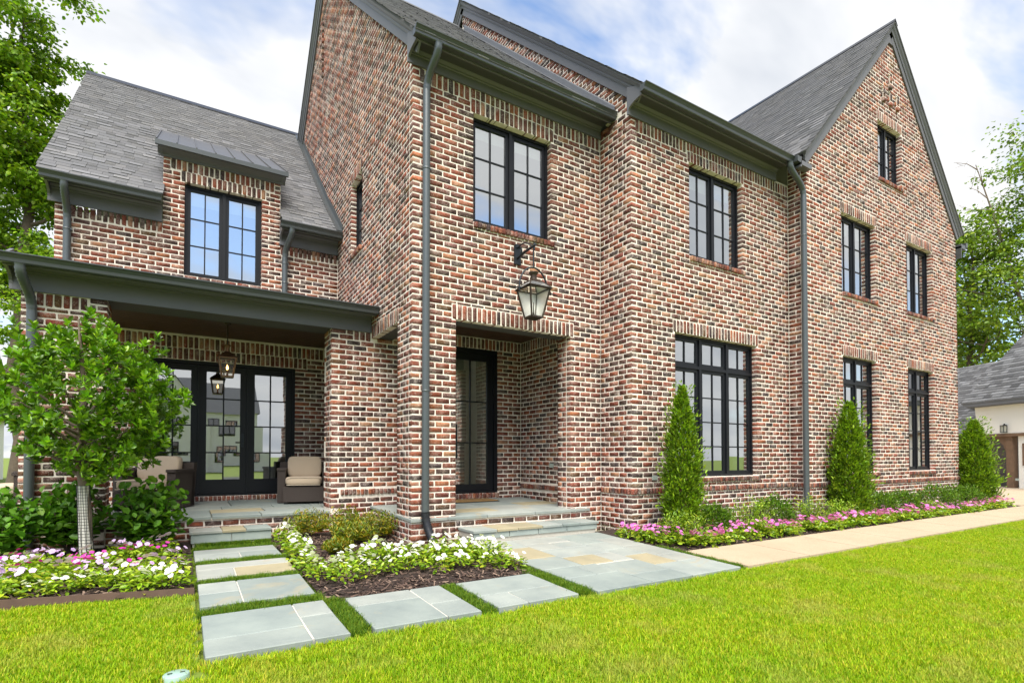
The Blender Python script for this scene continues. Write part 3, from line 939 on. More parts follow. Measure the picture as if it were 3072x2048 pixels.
def room(w, s0, s1, z0, z1, dep=2.6, blind=0., curtain=False, win=None, mg=.6, back_open=False):
    r = MB(); a, b = s0 - mg, s1 + mg; c, d_ = z0 - mg, z1 + min(mg, .3)
    for lo, hi in (((a, c), (b, c)), ((a, d_), (b, d_))): pass
    P = lambda s, z, q: w.P(s, z, -q)
    f, g = .22, dep
    quads = [((a, c, g), (b, c, g), (b, d_, g), (a, d_, g)), ((a, c, f), (a, c, g), (a, d_, g), (a, d_, f)), ((b, c, g), (b, c, f), (b, d_, f), (b, d_, g)),
             ((a, d_, f), (a, d_, g), (b, d_, g), (b, d_, f)), ((a, c, g), (a, c, f), (b, c, f), (b, c, g)),
             ((a, c, f), (s0 - .02, c, f), (s0 - .02, d_, f), (a, d_, f)), ((s1 + .02, c, f), (b, c, f), (b, d_, f), (s1 + .02, d_, f)),
             ((s0 - .02, c, f), (s1 + .02, c, f), (s1 + .02, z0 - .02, f), (s0 - .02, z0 - .02, f)), ((s0 - .02, z1 + .02, f), (s1 + .02, z1 + .02, f), (s1 + .02, d_, f), (s0 - .02, d_, f))]
    if back_open:      # rear windows of the room let daylight in from the garden side
        h0, h1, v0, v1 = a + .12 * (b - a), b - .08 * (b - a), c + .8, d_ - .2
        quads = quads[1:] + [((a, c, g), (h0, c, g), (h0, d_, g), (a, d_, g)), ((h1, c, g), (b, c, g), (b, d_, g), (h1, d_, g)), ((h0, c, g), (h1, c, g), (h1, v0, g), (h0, v0, g)), ((h0, v1, g), (h1, v1, g), (h1, d_, g), (h0, d_, g))]
    for q in quads: r.add([P(*t) for t in q], [(0, 1, 2, 3)])
    r.build('interior', 'room', house)
    if blind and win is not None:
        bm = MB(); local_box(bm, w, s0 + .04, s1 - .04, z1 - blind, z1 - .02, .20, .204); bm.build('blind', 'blind', win)
    if curtain and win is not None:
        for x0, x1 in ((s0 - .05, s0 + .28), (s1 - .28, s1 + .05)):
            cm = MB(); n = 14; vs_ = []
            for k in range(n + 1):
                x = x0 + (x1 - x0) * k / n; q = .30 + .025 * math.sin(k * 2.1)
                vs_ += [P(x, z0 - .3, q), P(x, z1 + .1, q)]
            cm.add(vs_, [(2 * k, 2 * k + 2, 2 * k + 3, 2 * k + 1) for k in range(n)]); cm.build('curtain', 'curtain', win)


def window(w, s0, s1, z0, z1, units, cols=2, rows=3, transom=0., blind=0., curtain=False, fr=.038, mull=.05, dep=2.6, mg=.6):
    f = MB(); a, b = .095, .175
    win = link('window', None, house)
    local_box(f, w, s0, s0 + fr, z0, z1, a, b); local_box(f, w, s1 - fr, s1, z0, z1, a, b)
    local_box(f, w, s0 + fr, s1 - fr, z0, z0 + fr, a, b); local_box(f, w, s0 + fr, s1 - fr, z1 - fr, z1, a, b)
    iw = (s1 - s0 - 2 * fr - mull * (units - 1)) / units
    for u in range(units):
        x0 = s0 + fr + u * (iw + mull); x1 = x0 + iw
        if u: local_box(f, w, x0 - mull, x0, z0 + fr, z1 - fr, a - .004, b)
        zt = z1 - fr
        if transom:
            tz = zt - transom
            local_box(f, w, x0, x1, tz - mull, tz, a - .002, b)
            grid_sash(f, w, win, x0, x1, tz, zt, cols, 1)
            zt = tz - mull
        grid_sash(f, w, win, x0, x1, z0 + fr, zt, cols, rows)
    f.build('frame', 'window_black', win)
    room(w, s0, s1, z0, z1, dep, blind, curtain, win, mg)
    return win


x_ = lambda v: v - XI
window(ef, .887, 2.210, 4.505, 6.020, 2, blind=.22)
window(mf, x_(4.116), x_(6.222), .925, 3.225, 3, rows=4, transom=.44, curtain=True)
window(mf, x_(4.465), x_(5.840), 4.515, 6.045, 2, blind=.30)
x_ = lambda v: v - XG
for k, (a, b, c, d_) in enumerate(GWIN):
    if k < 2: window(gf, x_(a), x_(b), c, d_, 2, rows=4, transom=.44, curtain=True)
    else: window(gf, x_(a), x_(b), c, d_, 2, blind=.3 if k < 4 else 0)
x_ = lambda v: v + 4.19
window(wf, x_(-2.515), x_(-1.333), 4.292, 5.858, 2, blind=.30, mg=.08)
window(es, 2.30, 2.985, 4.79, 6.06, 1, cols=1, blind=.2, mg=.2, dep=.8)

# front door
x_ = lambda v: v
dr_o = link('front_door', None, house)
f = MB()
local_box(f, vb, 1.36, 1.43, .60, 3.2, .02, .14); local_box(f, vb, 2.37, 2.44, .60, 3.2, .02, .14); local_box(f, vb, 1.43, 2.37, 3.11, 3.2, .02, .14); local_box(f, vb, 1.43, 2.37, .60, .63, .0, .14)
grid_sash(f, vb, dr_o, 1.435, 2.365, .635, 3.105, 2, 3, st=.125, rail=.12, dep=(.05, .10), pane_d=.075, mun=.022, botrail=.125)
f.build('frame', 'window_black', dr_o)
f = MB(); local_box(f, vb, 1.545, 1.60, 1.22, 1.82, -.035, -.012); local_box(f, vb, 1.555, 1.59, 1.26, 1.30, -.012, .05); local_box(f, vb, 1.555, 1.59, 1.74, 1.78, -.012, .05)
f.build('handle', 'iron', dr_o)
room(vb, 1.36, 2.44, .6, 3.2, 4., back_open=True, mg=.7)
# french doors on the porch
x_ = lambda v: v + 4.1
fd = link('french_door', None, house)
f = MB(); a0, a1 = x_(DX0), x_(DX1)
local_box(f, bk, a0, a0 + .05, DZ0, DZ1, .02, .16); local_box(f, bk, a1 - .05, a1, DZ0, DZ1, .02, .16); local_box(f, bk, a0 + .05, a1 - .05, DZ1 - .05, DZ1, .02, .16); local_box(f, bk, a0, a1, DZ0, DZ0 + .03, .0, .16)
iw = (a1 - a0 - .1 - .06) / 3
for u in range(3):
    x0 = a0 + .05 + u * (iw + .03)
    if u: local_box(f, bk, x0 - .03, x0, DZ0 + .03, DZ1 - .05, .03, .15)
    grid_sash(f, bk, fd, x0, x0 + iw, DZ0 + .035, DZ1 - .055, 2, 4, st=.10, rail=.10, dep=(.06, .11), pane_d=.085, mun=.022, botrail=.24)
f.build('frame', 'window_black', fd)
f = MB(); q = a0 + .05 + 2 * iw + .03 - .06
local_box(f, bk, q - .02, q + .02, 1.42, 1.66, .045, .06); f.bar(bk.P(q, 1.50, -.02), bk.P(q - .11, 1.50, -.02), .018); f.bar(bk.P(q, 1.50, -.06), bk.P(q, 1.50, -.01), .018)
f.build('handle', 'iron', fd)
room(bk, a0, a1, DZ0, DZ1, 5.)

# ------------------------------------------------------------------ eaves, gutters, rakes
def eave(x0, x1, y, zb, zt, cap=True, sof=.30, gd=.13):
    """frieze board, moulding, soffit, fascia and gutter along X, hung on the wall plane y"""
    ax, ay = (0, -1, 0), (0, 0, 1)
    zs = zt - .055          # soffit level
    zf = zt - .115          # lower edge of fascia
    g = MB(); g.prism((x0, y, 0), (x1, y, 0), ax, ay, [(.003, zb), (.028, zb), (.028, zs - .055), (.040, zs - .045), (.040, zs - .030), (.062, zs - .012), (.075, zs), (.003, zs)])
    g.build('frieze_board', 'trim', house)
    g = MB(); g.prism((x0, y, 0), (x1, y, 0), ax, ay, [(.003, zs), (sof, zs), (sof, zs + .018), (.003, zs + .018)]); g.build('soffit', 'soffit', house)
    g = MB(); g.prism((x0, y, 0), (x1, y, 0), ax, ay, [(sof - .022, zf), (sof + .002, zf), (sof + .002, zt + .03), (sof - .022, zt + .03)]); g.build('fascia', 'trim', house)
    g = MB(); s = sof + .004
    g.prism((x0 - .07, y, 0), (x1, y, 0), ax, ay, [(s, zt - .10), (s + .075, zt - .105), (s + .085, zt - .095), (s + .09, zt - .06), (s + gd - .015, zt - .022), (s + gd, zt - .012), (s + gd, zt), (s + gd - .012, zt), (s + gd - .012, zt - .006), (s, zt - .012)])
    g.build('gutter', 'gutter', house)
    if cap:     # boxed end of the eave with its coved lower edge
        g = MB(); pr = [(.0, zb), (.03, zb)]
        for k in range(7):
            t = k / 6 * math.pi / 2
            pr.append((.03 + (sof - .02) * (1 - math.cos(t)), zb + .06 + (zf - zb - .06) * math.sin(t)))
        pr += [(sof + .003, zf), (sof + .003, zt + .02), (.0, zt + .16)]
        g.prism((x0 - .03, y, 0), (x0 + .004, y, 0), ax, ay, pr); g.build('eave_return', 'trim', house)


eave(-.05, 3.17, 0., 6.350, 6.575)
eave(XI - .05, XG - .40, YM, 6.350, 6.610)
eave(-4.24, DL - .01, 3.92, 5.10, 5.405)
eave(DR + .02, -.01, 3.92, 5.10, 5.405)
eave(-4.20, -.01, 1.744, 3.186, 3.500)
g = MB(); g.prism((XG - .47, YG - .12, 0), (XG - .47, YM - .30, 0), (1, 0, 0), (0, 0, 1), [(0, 6.51), (.10, 6.50), (.13, 6.60), (0, 6.61)]); g.build('gutter', 'gutter', house)
g = MB(); g.box(XG - .36, XG - .004, YM - .33, YG - .11, 6.48, 6.56); g.box(XG - .36, XG - .33, YM - .33, YG - .11, 6.44, 6.62); g.build('eave_return', 'trim', house)
g = MB(); g.box(13.80, 14.08, YG - .11, YG + 3, 6.40, 6.50); g.prism((14.08, YG - .12, 0), (14.08, YG + 3, 0), (1, 0, 0), (0, 0, 1), [(0, 6.46), (.07, 6.46), (.12, 6.57), (0, 6.58)]); g.box(13.80, 13.83, YG - .11, YG + 3, 6.15, 6.45); g.build('gutter', 'gutter', house)


def rake(p0, p1, out, prof, mat='trim', name='rake_board'):
    """profile (outward, perpendicular to the slope) swept along a sloping verge"""
    p0, p1, out = np.array(p0, float), np.array(p1, float), np.array(out, float)
    t = (p1 - p0) / np.linalg.norm(p1 - p0)
    upn = np.cross(t, out)
    if upn[2] < 0: upn = -upn
    g = MB(); g.prism(p0, p1, out, upn, prof); return g.build(name, mat, house)


def rake_set(p0, p1, out):
    rake(p0, p1, out, [(.002, -.23), (.03, -.23), (.03, -.085), (.002, -.085)])
    rake(p0, p1, out, [(.031, -.115), (.045, -.115), (.055, -.09), (.055, -.075), (.08, -.055), (.10, -.02), (.105, .0), (.031, .0)], name='rake_moulding')


# ---- roofs: slab + shingles
SH = []


class Roof:
    def __init__(self, o, u, v, out, wu, wv, off=.0):
        """o lower corner, u along the eave, v up the slope, both unit"""
        self.o, self.u, self.v = (np.array(t, float) for t in (o, u, v))
        self.n = np.cross(self.u, self.v)
        if self.n[2] < 0: self.n = -self.n
        self.wu, self.wv = wu, wv

    def slab(self, th=.03, mat='roof_far'):
        g = MB(); g.obox(self.o - self.n * th, self.u * self.wu, self.v * self.wv, self.n * th, (.12, .12, .125))
        self.obj = g.build('roof', 'shingle', house); return self

    def shingles(self, lim=None, exp=.142, skip=None):
        rows = int(self.wv / exp)
        for r in range(rows + 1):
            v0 = r * exp; v1 = min(v0 + exp * 1.15, self.wv)
            if v1 - v0 < .03: continue
            u0 = -.02 - random.uniform(0, .2)
            while u0 < self.wu:
                w = random.uniform(.12, .24); u1 = min(u0 + w, self.wu + .02); a = max(u0, -.02)
                thick = random.choice((.003, .003, .004, .011, .013))
                if u1 - a > .03 and not (skip and skip((a + u1) / 2, v0)):
                    k = random.uniform(.88, 1.12) * (1.0 if thick > .01 else .84)
                    c = random.choice(((.165, .166, .173), (.155, .156, .165), (.175, .174, .178), (.145, .147, .155), (.165, .166, .173)))
                    SH.append((self, a + .002, u1 - .002, v0 - random.uniform(0, .006), v1, thick, tuple(min(1, t * k) for t in c)))
                u0 += w
        return self


s_ = .94; q_ = math.hypot(1, s_); vE = (0, 1 / q_, s_ / q_)
# entrance block roof (z = 6.89 + .94 Y), ridge at Y 5.1
Ye = -.40
rE = Roof((-.115, Ye, 6.89 + s_ * Ye), (1, 0, 0), vE, None, 3.20 + .10, (5.1 - Ye) * q_).slab()
rE.shingles()
Roof((-.115, 5.1, 11.684), (1, 0, 0), (0, 1 / q_, -s_ / q_), None, 3.30, 4.9 * q_).slab()
rake_set((0, -.36, 6.89 + s_ * -.36 - .012), (0, 5.1, 11.684 - .012), (-1, 0, 0))
rake_set((0, 9.9, 11.684 - s_ * 4.8 - .012), (0, 5.1, 11.684 - .012), (-1, 0, 0))
# middle block roof (z = 7.6 + .937 Y)
Ym = -1.05
rM = Roof((3.065, Ym, 7.6 + .937 * Ym), (1, 0, 0), vE, None, 7.4, (4.96 - Ym) * q_).slab()
rM.shingles(skip=lambda u, v: u > 1.2 and v > .5)
Roof((3.065, 4.96, 12.247), (1, 0, 0), (0, 1 / q_, -.937 / q_), None, 7.4, 4.9 * q_).slab()
rake_set((XI, -1.02, 7.6 + .937 * -1.02 - .012), (XI, 4.96, 12.235), (-1, 0, 0))
rake_set((XI, 9.4, 12.235 - .937 * 4.44), (XI, 4.96, 12.235), (-1, 0, 0))
# front gable roof, ridge along Y at X 10.51
gsl = 1.112; gq = math.hypot(1, gsl); GX = 10.51; GZ = 10.66; gh = 3.50
rG = Roof((GX - gh, YG - .115, GZ - gsl * gh), (0, 1, 0), (1 / gq, 0, gsl / gq), None, 9.5, gh * gq).slab()
rG.shingles()
Roof((GX + gh, YG - .115, GZ - gsl * gh), (0, 1, 0), (-1 / gq, 0, gsl / gq), None, 9.5, gh * gq).slab()
rake_set((GX - gh + .02, YG, GZ - gsl * (gh - .02) - .014), (GX, YG, GZ - .014), (0, -1, 0))
rake_set((GX + gh - .02, YG, GZ - gsl * (gh - .02) - .014), (GX, YG, GZ - .014), (0, -1, 0))
g = MB(); g.prism((GX, YG - .12, GZ + .012), (GX, YG + 9, GZ + .012), (1, 0, 0), (0, 0, 1), [(-.10, -.10), (0, .012), (.10, -.10), (.10, -.085), (0, .03), (-.10, -.085)]); g.build('ridge_cap', 'flex_pipe', house)
g = MB(); g.box(GX - .11, GX + .11, YG - .027, YG - .001, GZ - .46, GZ - .16); g.build('rake_board', 'trim', house)
# wing roof with a slight kick at the eave
w0 = np.array((-4.345, 3.55, 5.42)); w1 = np.array((-4.345, 4.75, 6.45)); w2 = np.array((-4.345, 8.11, 9.60))
L_ = np.linalg.norm(w1 - w0)
for xa, xb in ((-4.345, DL), (DR, -.005)):
    Roof(np.array((xa, *w0[1:])), (1, 0, 0), (w1 - w0) / L_, None, xb - xa, L_).slab().shingles()
L_ = np.linalg.norm(w2 - w1)
Roof(w1, (1, 0, 0), (w2 - w1) / L_, None, 4.34, L_).slab().shingles(skip=lambda u, v: DL + .02 < u - 4.345 < DR - .02 and v < 1.75)
Roof((-4.345, 8.11, 9.60), (1, 0, 0), (0, 1 / q_, -s_ / q_), None, 4.34, 5.5).slab()
g = MB(); g.prism((-4.36, 8.11, 9.60), (0, 8.11, 9.60), (0, 1, 0), (0, 0, 1), [(-.11, -.08), (0, .03), (.11, -.08), (.11, -.06), (0, .055), (-.11, -.06)]); g.build('ridge_cap', 'flex_pipe', house)
g = MB(); g.prism((-.115, 5.1, 11.69), (3.1, 5.1, 11.69), (0, 1, 0), (0, 0, 1), [(-.11, -.08), (0, .03), (.11, -.08), (.11, -.06), (0, .055), (-.11, -.06)]); g.build('ridge_cap', 'roof_far', house)
# flashings where roofs die into brick walls
for a, b in ((w0, w1), (w1, w2)):
    g = MB(); p, q = a.copy(), b.copy(); p[0] = q[0] = -.004
    g.prism(p, q, (1, 0, 0), (0, 0, 1), [(0, .0), (-.012, .0), (-.012, .15), (0, .15)]); g.prism(p, q, (1, 0, 0), (0, 0, 1), [(-.11, .022), (0, .022), (0, .03), (-.11, .03)]); g.build('flashing', 'gutter', house)
g = MB(); p0 = (XI - .004, -.36, 6.89 + s_ * -.36); p1 = (XI - .004, 4.9, 6.89 + s_ * 4.9)
g.prism(p0, p1, (1, 0, 0), (0, 0, 1), [(0, 0.), (-.012, 0.), (-.012, .14), (0, .16)]); g.prism(p0, p1, (1, 0, 0), (0, 0, 1), [(-.14, .022), (0, .022), (0, .034), (-.14, .034)]); g.build('flashing', 'flashing', house)
# porch roof, low slope
g = MB(); a = (-4.24, 1.44, 3.50); g.obox(a, (4.23, 0, 0), (0, 2.49, .66), (0, 0, .035)); g.build('porch_roof', 'metal_roof', house)
g = MB(); g.box(-4.12, -.02, 1.78, 3.915, 3.30, 3.34)
for k in range(17): g.box(-4.12, -.02, 1.79 + k * .125, 1.79 + k * .125 + .118, 3.292, 3.30)
g.build('porch_ceiling', 'porch_wood', house)
g = MB(); g.box(-3.32, -.607, 1.765, 2.2, 3.19, 3.30); g.box(-4.12, -3.32, 1.9, 2.2, 3.20, 3.30); g.box(-.607, -.02, 1.9, 2.2, 3.20, 3.3); g.build('porch_beam', 'soffit', house)
g = MB(); g.box(.02, 2.93, .34, 1.99, 3.40, 3.45)
for k in range(13): g.box(.02, 2.93, .35 + k * .125, .35 + k * .125 + .118, 3.392, 3.40)
g.build('entry_ceiling', 'porch_wood', house)
g = MB(); g.box(.56, 2.62, .104, .338, 3.11, 3.42); g.box(.104, .338, .5, 1.74, 3.11, 3.42); g.build('lintel_casing', 'soffit', house)
# dormer's metal shed roof
dm = link('dormer_roof', None, house)
A0, A1 = np.array((-2.915, 3.70, 6.335)), np.array((-.945, 3.70, 6.335)); T0 = np.array((-2.915, 6.05, 7.70))
vd = (T0 - A0); nd = np.cross((1, 0, 0), vd); nd /= np.linalg.norm(nd)
n_p = 7; wdt = (A1[0] - A0[0]) / n_p
for k in range(n_p):
    g = MB(); g.obox(A0 + np.array((k * wdt + .004, 0, 0)), (wdt - .008, 0, 0), vd, nd * .012); g.build('metal_panel', 'metal_roof', dm)
for k in range(n_p + 1):
    g = MB(); g.obox(A0 + np.array((k * wdt - .007, 0, 0)) + nd * .001, (.014, 0, 0), vd, nd * .034); g.build('seam', 'metal_roof', dm)
g = MB(); g.box(-2.93, -.93, 3.675, 3.72, 6.27, 6.345); g.build('drip_edge', 'gutter', dm)
g = MB(); g.prism((-2.90, 3.92, 0), (-.955, 3.92, 0), (0, -1, 0), (0, 0, 1), [(.002, 6.20), (.03, 6.20), (.03, 6.24), (.07, 6.26), (.15, 6.28), (.20, 6.30), (.20, 6.34), (.002, 6.40)]); g.build('frieze_board', 'trim', dm)
for xx in (-2.86, -1.02):
    g = MB(); g.add([(xx, 3.74, 6.30), (xx, 3.93, 6.20), (xx, 5.2, 6.9), (xx, 5.2, 7.19), (xx + .03, 3.74, 6.30), (xx + .03, 3.93, 6.20), (xx + .03, 5.2, 6.9), (xx + .03, 5.2, 7.19)], [(0, 1, 2, 3), (7, 6, 5, 4), (0, 3, 7, 4), (1, 0, 4, 5)]); g.build('cheek_trim', 'trim', dm)

# ---- shingles: the 300 that show largest singly (on their roof), the rest joined
cen = np.array([t[0].o + t[0].u * (t[1] + t[2]) / 2 + t[0].v * t[3] for t in SH])
rel = cen - camp; dd = np.linalg.norm(rel, axis=1)
fac = np.array([-(r @ t[0].n) for r, t in zip(rel, SH)]) / dd
dep = rel @ fw; pxs = (rel @ rt) / dep * 1609.6 + 1536; pys = 1370 - rel[:, 2] / dep * 1609.6
sz = np.where((fac > .02) & (pxs > 20) & (pxs < 3040) & (pys > 10), np.array([t[2] - t[1] for t in SH]) * fac / dd ** 2, 0)
top = set(np.argsort(-sz)[:300].tolist())
V, Fc, Cc = [], [], []


def sh_verts(t):
    rf, a, b, v0, v1, th, c = t
    P = lambda u, v, h: rf.o + rf.u * u + rf.v * v + rf.n * h
    return [P(a, v0, .0), P(b, v0, .0), P(b, v0, th + .004), P(a, v0, th + .004), P(b, v1, .003), P(a, v1, .003)]


sf = [(3, 2, 4, 5), (0, 1, 2, 3), (1, 4, 4, 2), (0, 3, 5, 5)]
for k, t in enumerate(SH):
    vv_ = sh_verts(t)
    if k in top:
        p0 = vv_[0]
        mb = MB(); off = parent_world(t[0].obj)
        me_ = bpy.data.meshes.new('shingle')
        me_.from_pydata([tuple(q - p0) for q in vv_], [], [(3, 2, 4, 5), (0, 1, 2, 3), (1, 4, 2), (0, 3, 5)])
        me_.materials.append(M['shingle_single'])
        o = link('shingle', me_, t[0].obj, loc=tuple(p0)); o.color = (*t[6], 1)
    else:
        b = len(V); V += vv_
        for f_ in ((3, 2, 4, 5), (0, 1, 2, 3)): Fc.append([i + b for i in f_]); Cc.append(t[6])
me = np_mesh('shingles', np.array(V), np.array(Fc), np.array(Cc), 'shingle')
link('shingles', me, house, kind='stuff')


# ---- downspouts
def corrugate(pts, r, amp, n):
    P = [np.array(p, float) for p in pts]; out, rad = [], []
    for a, b in zip(P[:-1], P[1:]):
        for k in range(n): out.append(a + (b - a) * k / n); rad.append(r + amp * (1 if len(out) % 2 else -1))
    out.append(P[-1]); rad.append(r)
    return out, rad


def bez(a, b, c, d_, n=10):
    a, b, c, d_ = (np.array(t, float) for t in (a, b, c, d_))
    return [(1 - t) ** 3 * a + 3 * (1 - t) ** 2 * t * b + 3 * (1 - t) * t * t * c + t ** 3 * d_ for t in np.linspace(0, 1, n)]


def downspout(x, y, zt, yo, xo, zb, bands, r=.05):
    ds = link('downspout', None, house)
    el = bez((xo, yo, zt), (xo, yo, zt - .22), (x, y, zt - .18), (x, y, zt - .46), 9)
    pts, rad = corrugate(el, r, .0035, 3)
    g = MB(); g.tube(pts, rad, 14); g.build('elbow', 'downspout', ds)
    g = MB(); g.tube([(x, y, zt - .45), (x, y, zb)], r, 16); g.build('pipe', 'downspout', ds)
    for z in bands:
        g = MB(); g.lathe((x, y, z), [(r + .001, -.012), (r + .004, -.010), (r + .004, .010), (r + .001, .012)], 16); g.box(x + .03, x + .06, y - .03, y + .06, z - .01, z + .01); g.build('strap', 'downspout', ds)
    return ds


ds = downspout(.165, -.062, 6.48, -.37, .20, .52, (5.0, 2.1))
pts, rad = corrugate(bez((.165, -.062, .54), (.165, -.062, .40), (.19, -.10, .30), (.24, -.20, .10), 8), .056, .006, 4)
g = MB(); g.tube(pts, rad, 14); g.build('flexible_boot', 'flex_pipe', ds)
downspout(XG - .06, YG + .02, 6.50, YM - .38, XG - .55, .20, (5.3, 2.6))
downspout(-4.03, 3.858, 5.31, 3.55, -4.03, 3.9, (4.7,))
downspout(-.955, 3.858, 5.31, 3.55, -.88, 4.0, (4.75, 4.4))
downspout(-4.02, 1.684, 3.40, 1.37, -4.07, .2, (1.6,))
g = MB(); g.bar((.455, -.022, .15), (.455, -.022, .30), .05, .045); g.build('drain_stub', 'drain_brown', house)
# dark backs of the vent slots, meter cover plates set in the brick
g = MB(); x_ = lambda v: v - XG
for vx, vz in VENTS: local_box(g, gf, x_(vx) - .04, x_(vx) + .04, vz - .12, vz + .14, .09, .10)
local_box(g, es, 5.30, 5.40, 9.4, 10.7, .09, .10)
g.build('vent_back', 'dark_void', house)
for w, s, z in ((vr, 1.0, 1.10), (mf, .46, .93)):
    g = MB(); local_box(g, w, s - .05, s + .05, z - .035, z + .035, -.018, .02); g.build('outlet_cover', 'vent_plastic', house)

# ------------------------------------------------------------------ plants
LT = np.array([(0, 0, 0), (.30, .42, .10), (.72, .40, .06), (1.0, 0, -.10), (.72, -.40, .06), (.30, -.42, .10)])
LQ = np.array([(0, 3, 2, 1), (0, 5, 4, 3)])


def norm(a):
    return a / (np.linalg.norm(a, axis=-1, keepdims=True) + 1e-9)


def leaves(pos, dirs, size, width, cols, rs, tilt=.5, up=None):
    """many leaves in one go: verts, faces, per-face colours"""
    n = len(pos); d = norm(np.asarray(dirs, float))
    upv = np.tile(UP, (n, 1)) if up is None else up
    ref = norm(upv + rs.normal(0, tilt, (n, 3)))
    b = norm(np.cross(ref, d)); c = np.cross(d, b)
    size = np.broadcast_to(np.asarray(size, float), (n,))
    t = LT[None] * size[:, None, None]
    v = pos[:, None] + t[:, :, 0:1] * d[:, None] + t[:, :, 1:2] * width * b[:, None] + t[:, :, 2:3] * c[:, None]
    f = (np.arange(n) * 6)[:, None, None] + LQ[None]
    return v.reshape(-1, 3), f.reshape(-1, 4), np.repeat(cols, 2, 0)


def tint(base, n, rs, dv=.25, dh=.12):
    c = np.array(base)[rs.integers(0, len(base), n)] if np.ndim(base) == 2 else np.tile(base, (n, 1))
    return np.clip(c * rs.uniform(1 - dv, 1 + dv, (n, 1)) * rs.uniform(1 - dh, 1 + dh, (n, 3)), 0, 1)


def sphere_dirs(n, rs):
    return norm(rs.normal(0, 1, (n, 3)))


def tree_limbs(mb, base, top, r0, n, spread, rs, lo=.35, rise=.6):
    base, top = np.array(base, float), np.array(top, float)
    k = 9; pts = [base + (top - base) * t + np.r_[rs.normal(0, .012 * np.linalg.norm(top - base), 2) * (0 < t < 1), 0] for t in np.linspace(0, 1, k)]
    mb.tube(pts, [r0 * (1 - .8 * t) for t in np.linspace(0, 1, k)], 8)
    tips = [pts[-1]]
    for i in range(n):
        t = lo + (1 - lo) * (i + rs.uniform(0, 1)) / n
        p = base + (top - base) * min(t, .98)
        a = i * 2.4 + rs.uniform(-.5, .5)
        L = spread * (1.15 - .6 * (t - lo) / (1 - lo)) * rs.uniform(.7, 1.1)
        q = p + np.array((math.cos(a) * L, math.sin(a) * L, L * rise * rs.uniform(.5, 1.3)))
        mid = (p + q) / 2 + np.array((0, 0, -.08 * L)) + rs.normal(0, .04 * L, 3)
        r = r0 * (1 - .75 * t) * .55
        mb.tube([p, mid, q], [r, r * .65, r * .25], 6)
        tips += [mid, q]
        for _ in range(2):
            e = mid + (q - mid) * rs.uniform(.1, .8); g2 = e + rs.normal(0, .3 * L, 3) + np.array((0, 0, .15 * L))
            mb.tube([e, g2], [r * .4, r * .12], 5); tips.append(g2)
    return tips


def shade_tree(name, base, height, crown_lo, radius, label, group, seed, cols, nleaf=16000, leaf=.17, r0=.22, squash=1., lean=(0, 0)):
    rs = np.random.default_rng(seed)
    t = thing(name, base, label, 'tree', group)
    base = np.array(base, float)
    mb = MB()
    tips = tree_limbs(mb, base - np.array((0, 0, .3)), base + np.array((lean[0], lean[1], height * .93)), r0, 16, radius * .8, rs, crown_lo / height, .45)
    mb.build('trunk', 'bark', t)
    tips = np.array([p for p in tips if p[2] > base[2] + crown_lo * .8])
    axis_ = [base + np.array((lean[0] * t, lean[1] * t, height * .93 * t)) for t in np.linspace(crown_lo / height + .1, 1., 26)]
    tips = np.concatenate([tips[tips[:, 2] < base[2] + height * .97], np.array(axis_)])
    nc = 210
    cc = tips[rs.integers(0, len(tips), nc)] + rs.normal(0, 1, (nc, 3)) * np.array((radius * .24, radius * .24, height * .05))
    # flat leafy sprays, clump by clump
    per = nleaf // nc; P, D, U = [], [], []
    for c in cc:
        r = rs.uniform(.45, 1.0) * radius * .33
        q = rs.normal(0, 1, (per, 3)); q = q / np.linalg.norm(q, axis=1)[:, None] * rs.uniform(.25, 1, (per, 1)) ** .5 * np.array((r, r, r * .45)) * (1 + .35 * rs.normal(0, 1, (per, 1)))
        P.append(c + q); D.append(np.c_[q[:, :2] + rs.normal(0, .3, (per, 2)), -.25 + rs.normal(0, .25, per)])
    P, D = np.concatenate(P), np.concatenate(D)
    v, f_, c = leaves(P, D, rs.uniform(.7, 1.25, len(P)) * leaf, .75, tint(cols, len(P), rs), rs, .45)
    me = np_mesh('crown', v - base, f_, c, 'leaf')
    link('crown', me, t, loc=tuple(base))
    return t


GREEN_T = [(0.196, 0.33, 0.016), (0.147, 0.255, 0.014), (0.274, 0.413, 0.018), (0.108, 0.198, 0.016)]
GREEN_R = [(0.173, 0.274, 0.02), (0.125, 0.209, 0.02), (0.25, 0.354, 0.025), (0.096, 0.161, 0.02)]
shade_tree('tall_tree', (-7.75, 19.8, 0), 18.2, 6.5, 2.3, 'tall leafy tree rising behind the left gable end of the porch wing', 'tall trees behind the house', 11, GREEN_T, 34000, .155, .30)
shade_tree('tall_tree', (-12.2, 24.5, 0), 13., 3.5, 3.2, 'leafy tree at the far left edge behind the porch gutter', 'tall trees behind the house', 12, GREEN_T, 22000, .16, .28)
shade_tree('tall_tree', (37.5, 6.2, 0), 15.5, 4.2, 3.6, 'leafy tree right beside the brick gable, behind the garage roof', 'tall trees behind the garage', 13, GREEN_R, 16000, .19, .26)
shade_tree('tall_tree', (40.8, 3.2, 0), 21., 6.0, 4.2, 'taller thin tree with bare top twigs behind the garage roof', 'tall trees behind the garage', 14, GREEN_R, 17000, .19, .28)
shade_tree('tall_tree', (46.5, 2.0, 0), 20., 3., 5.2, 'broad leafy tree at the right edge behind the garage', 'tall trees behind the garage', 15, GREEN_R, 16000, .27, .3)
shade_tree('tall_tree', (48., 12.0, 0), 14., 1.2, 6., 'low dense tree showing between trunks beside the brick gable', 'tall trees behind the garage', 16, GREEN_R, 16000, .3, .3)

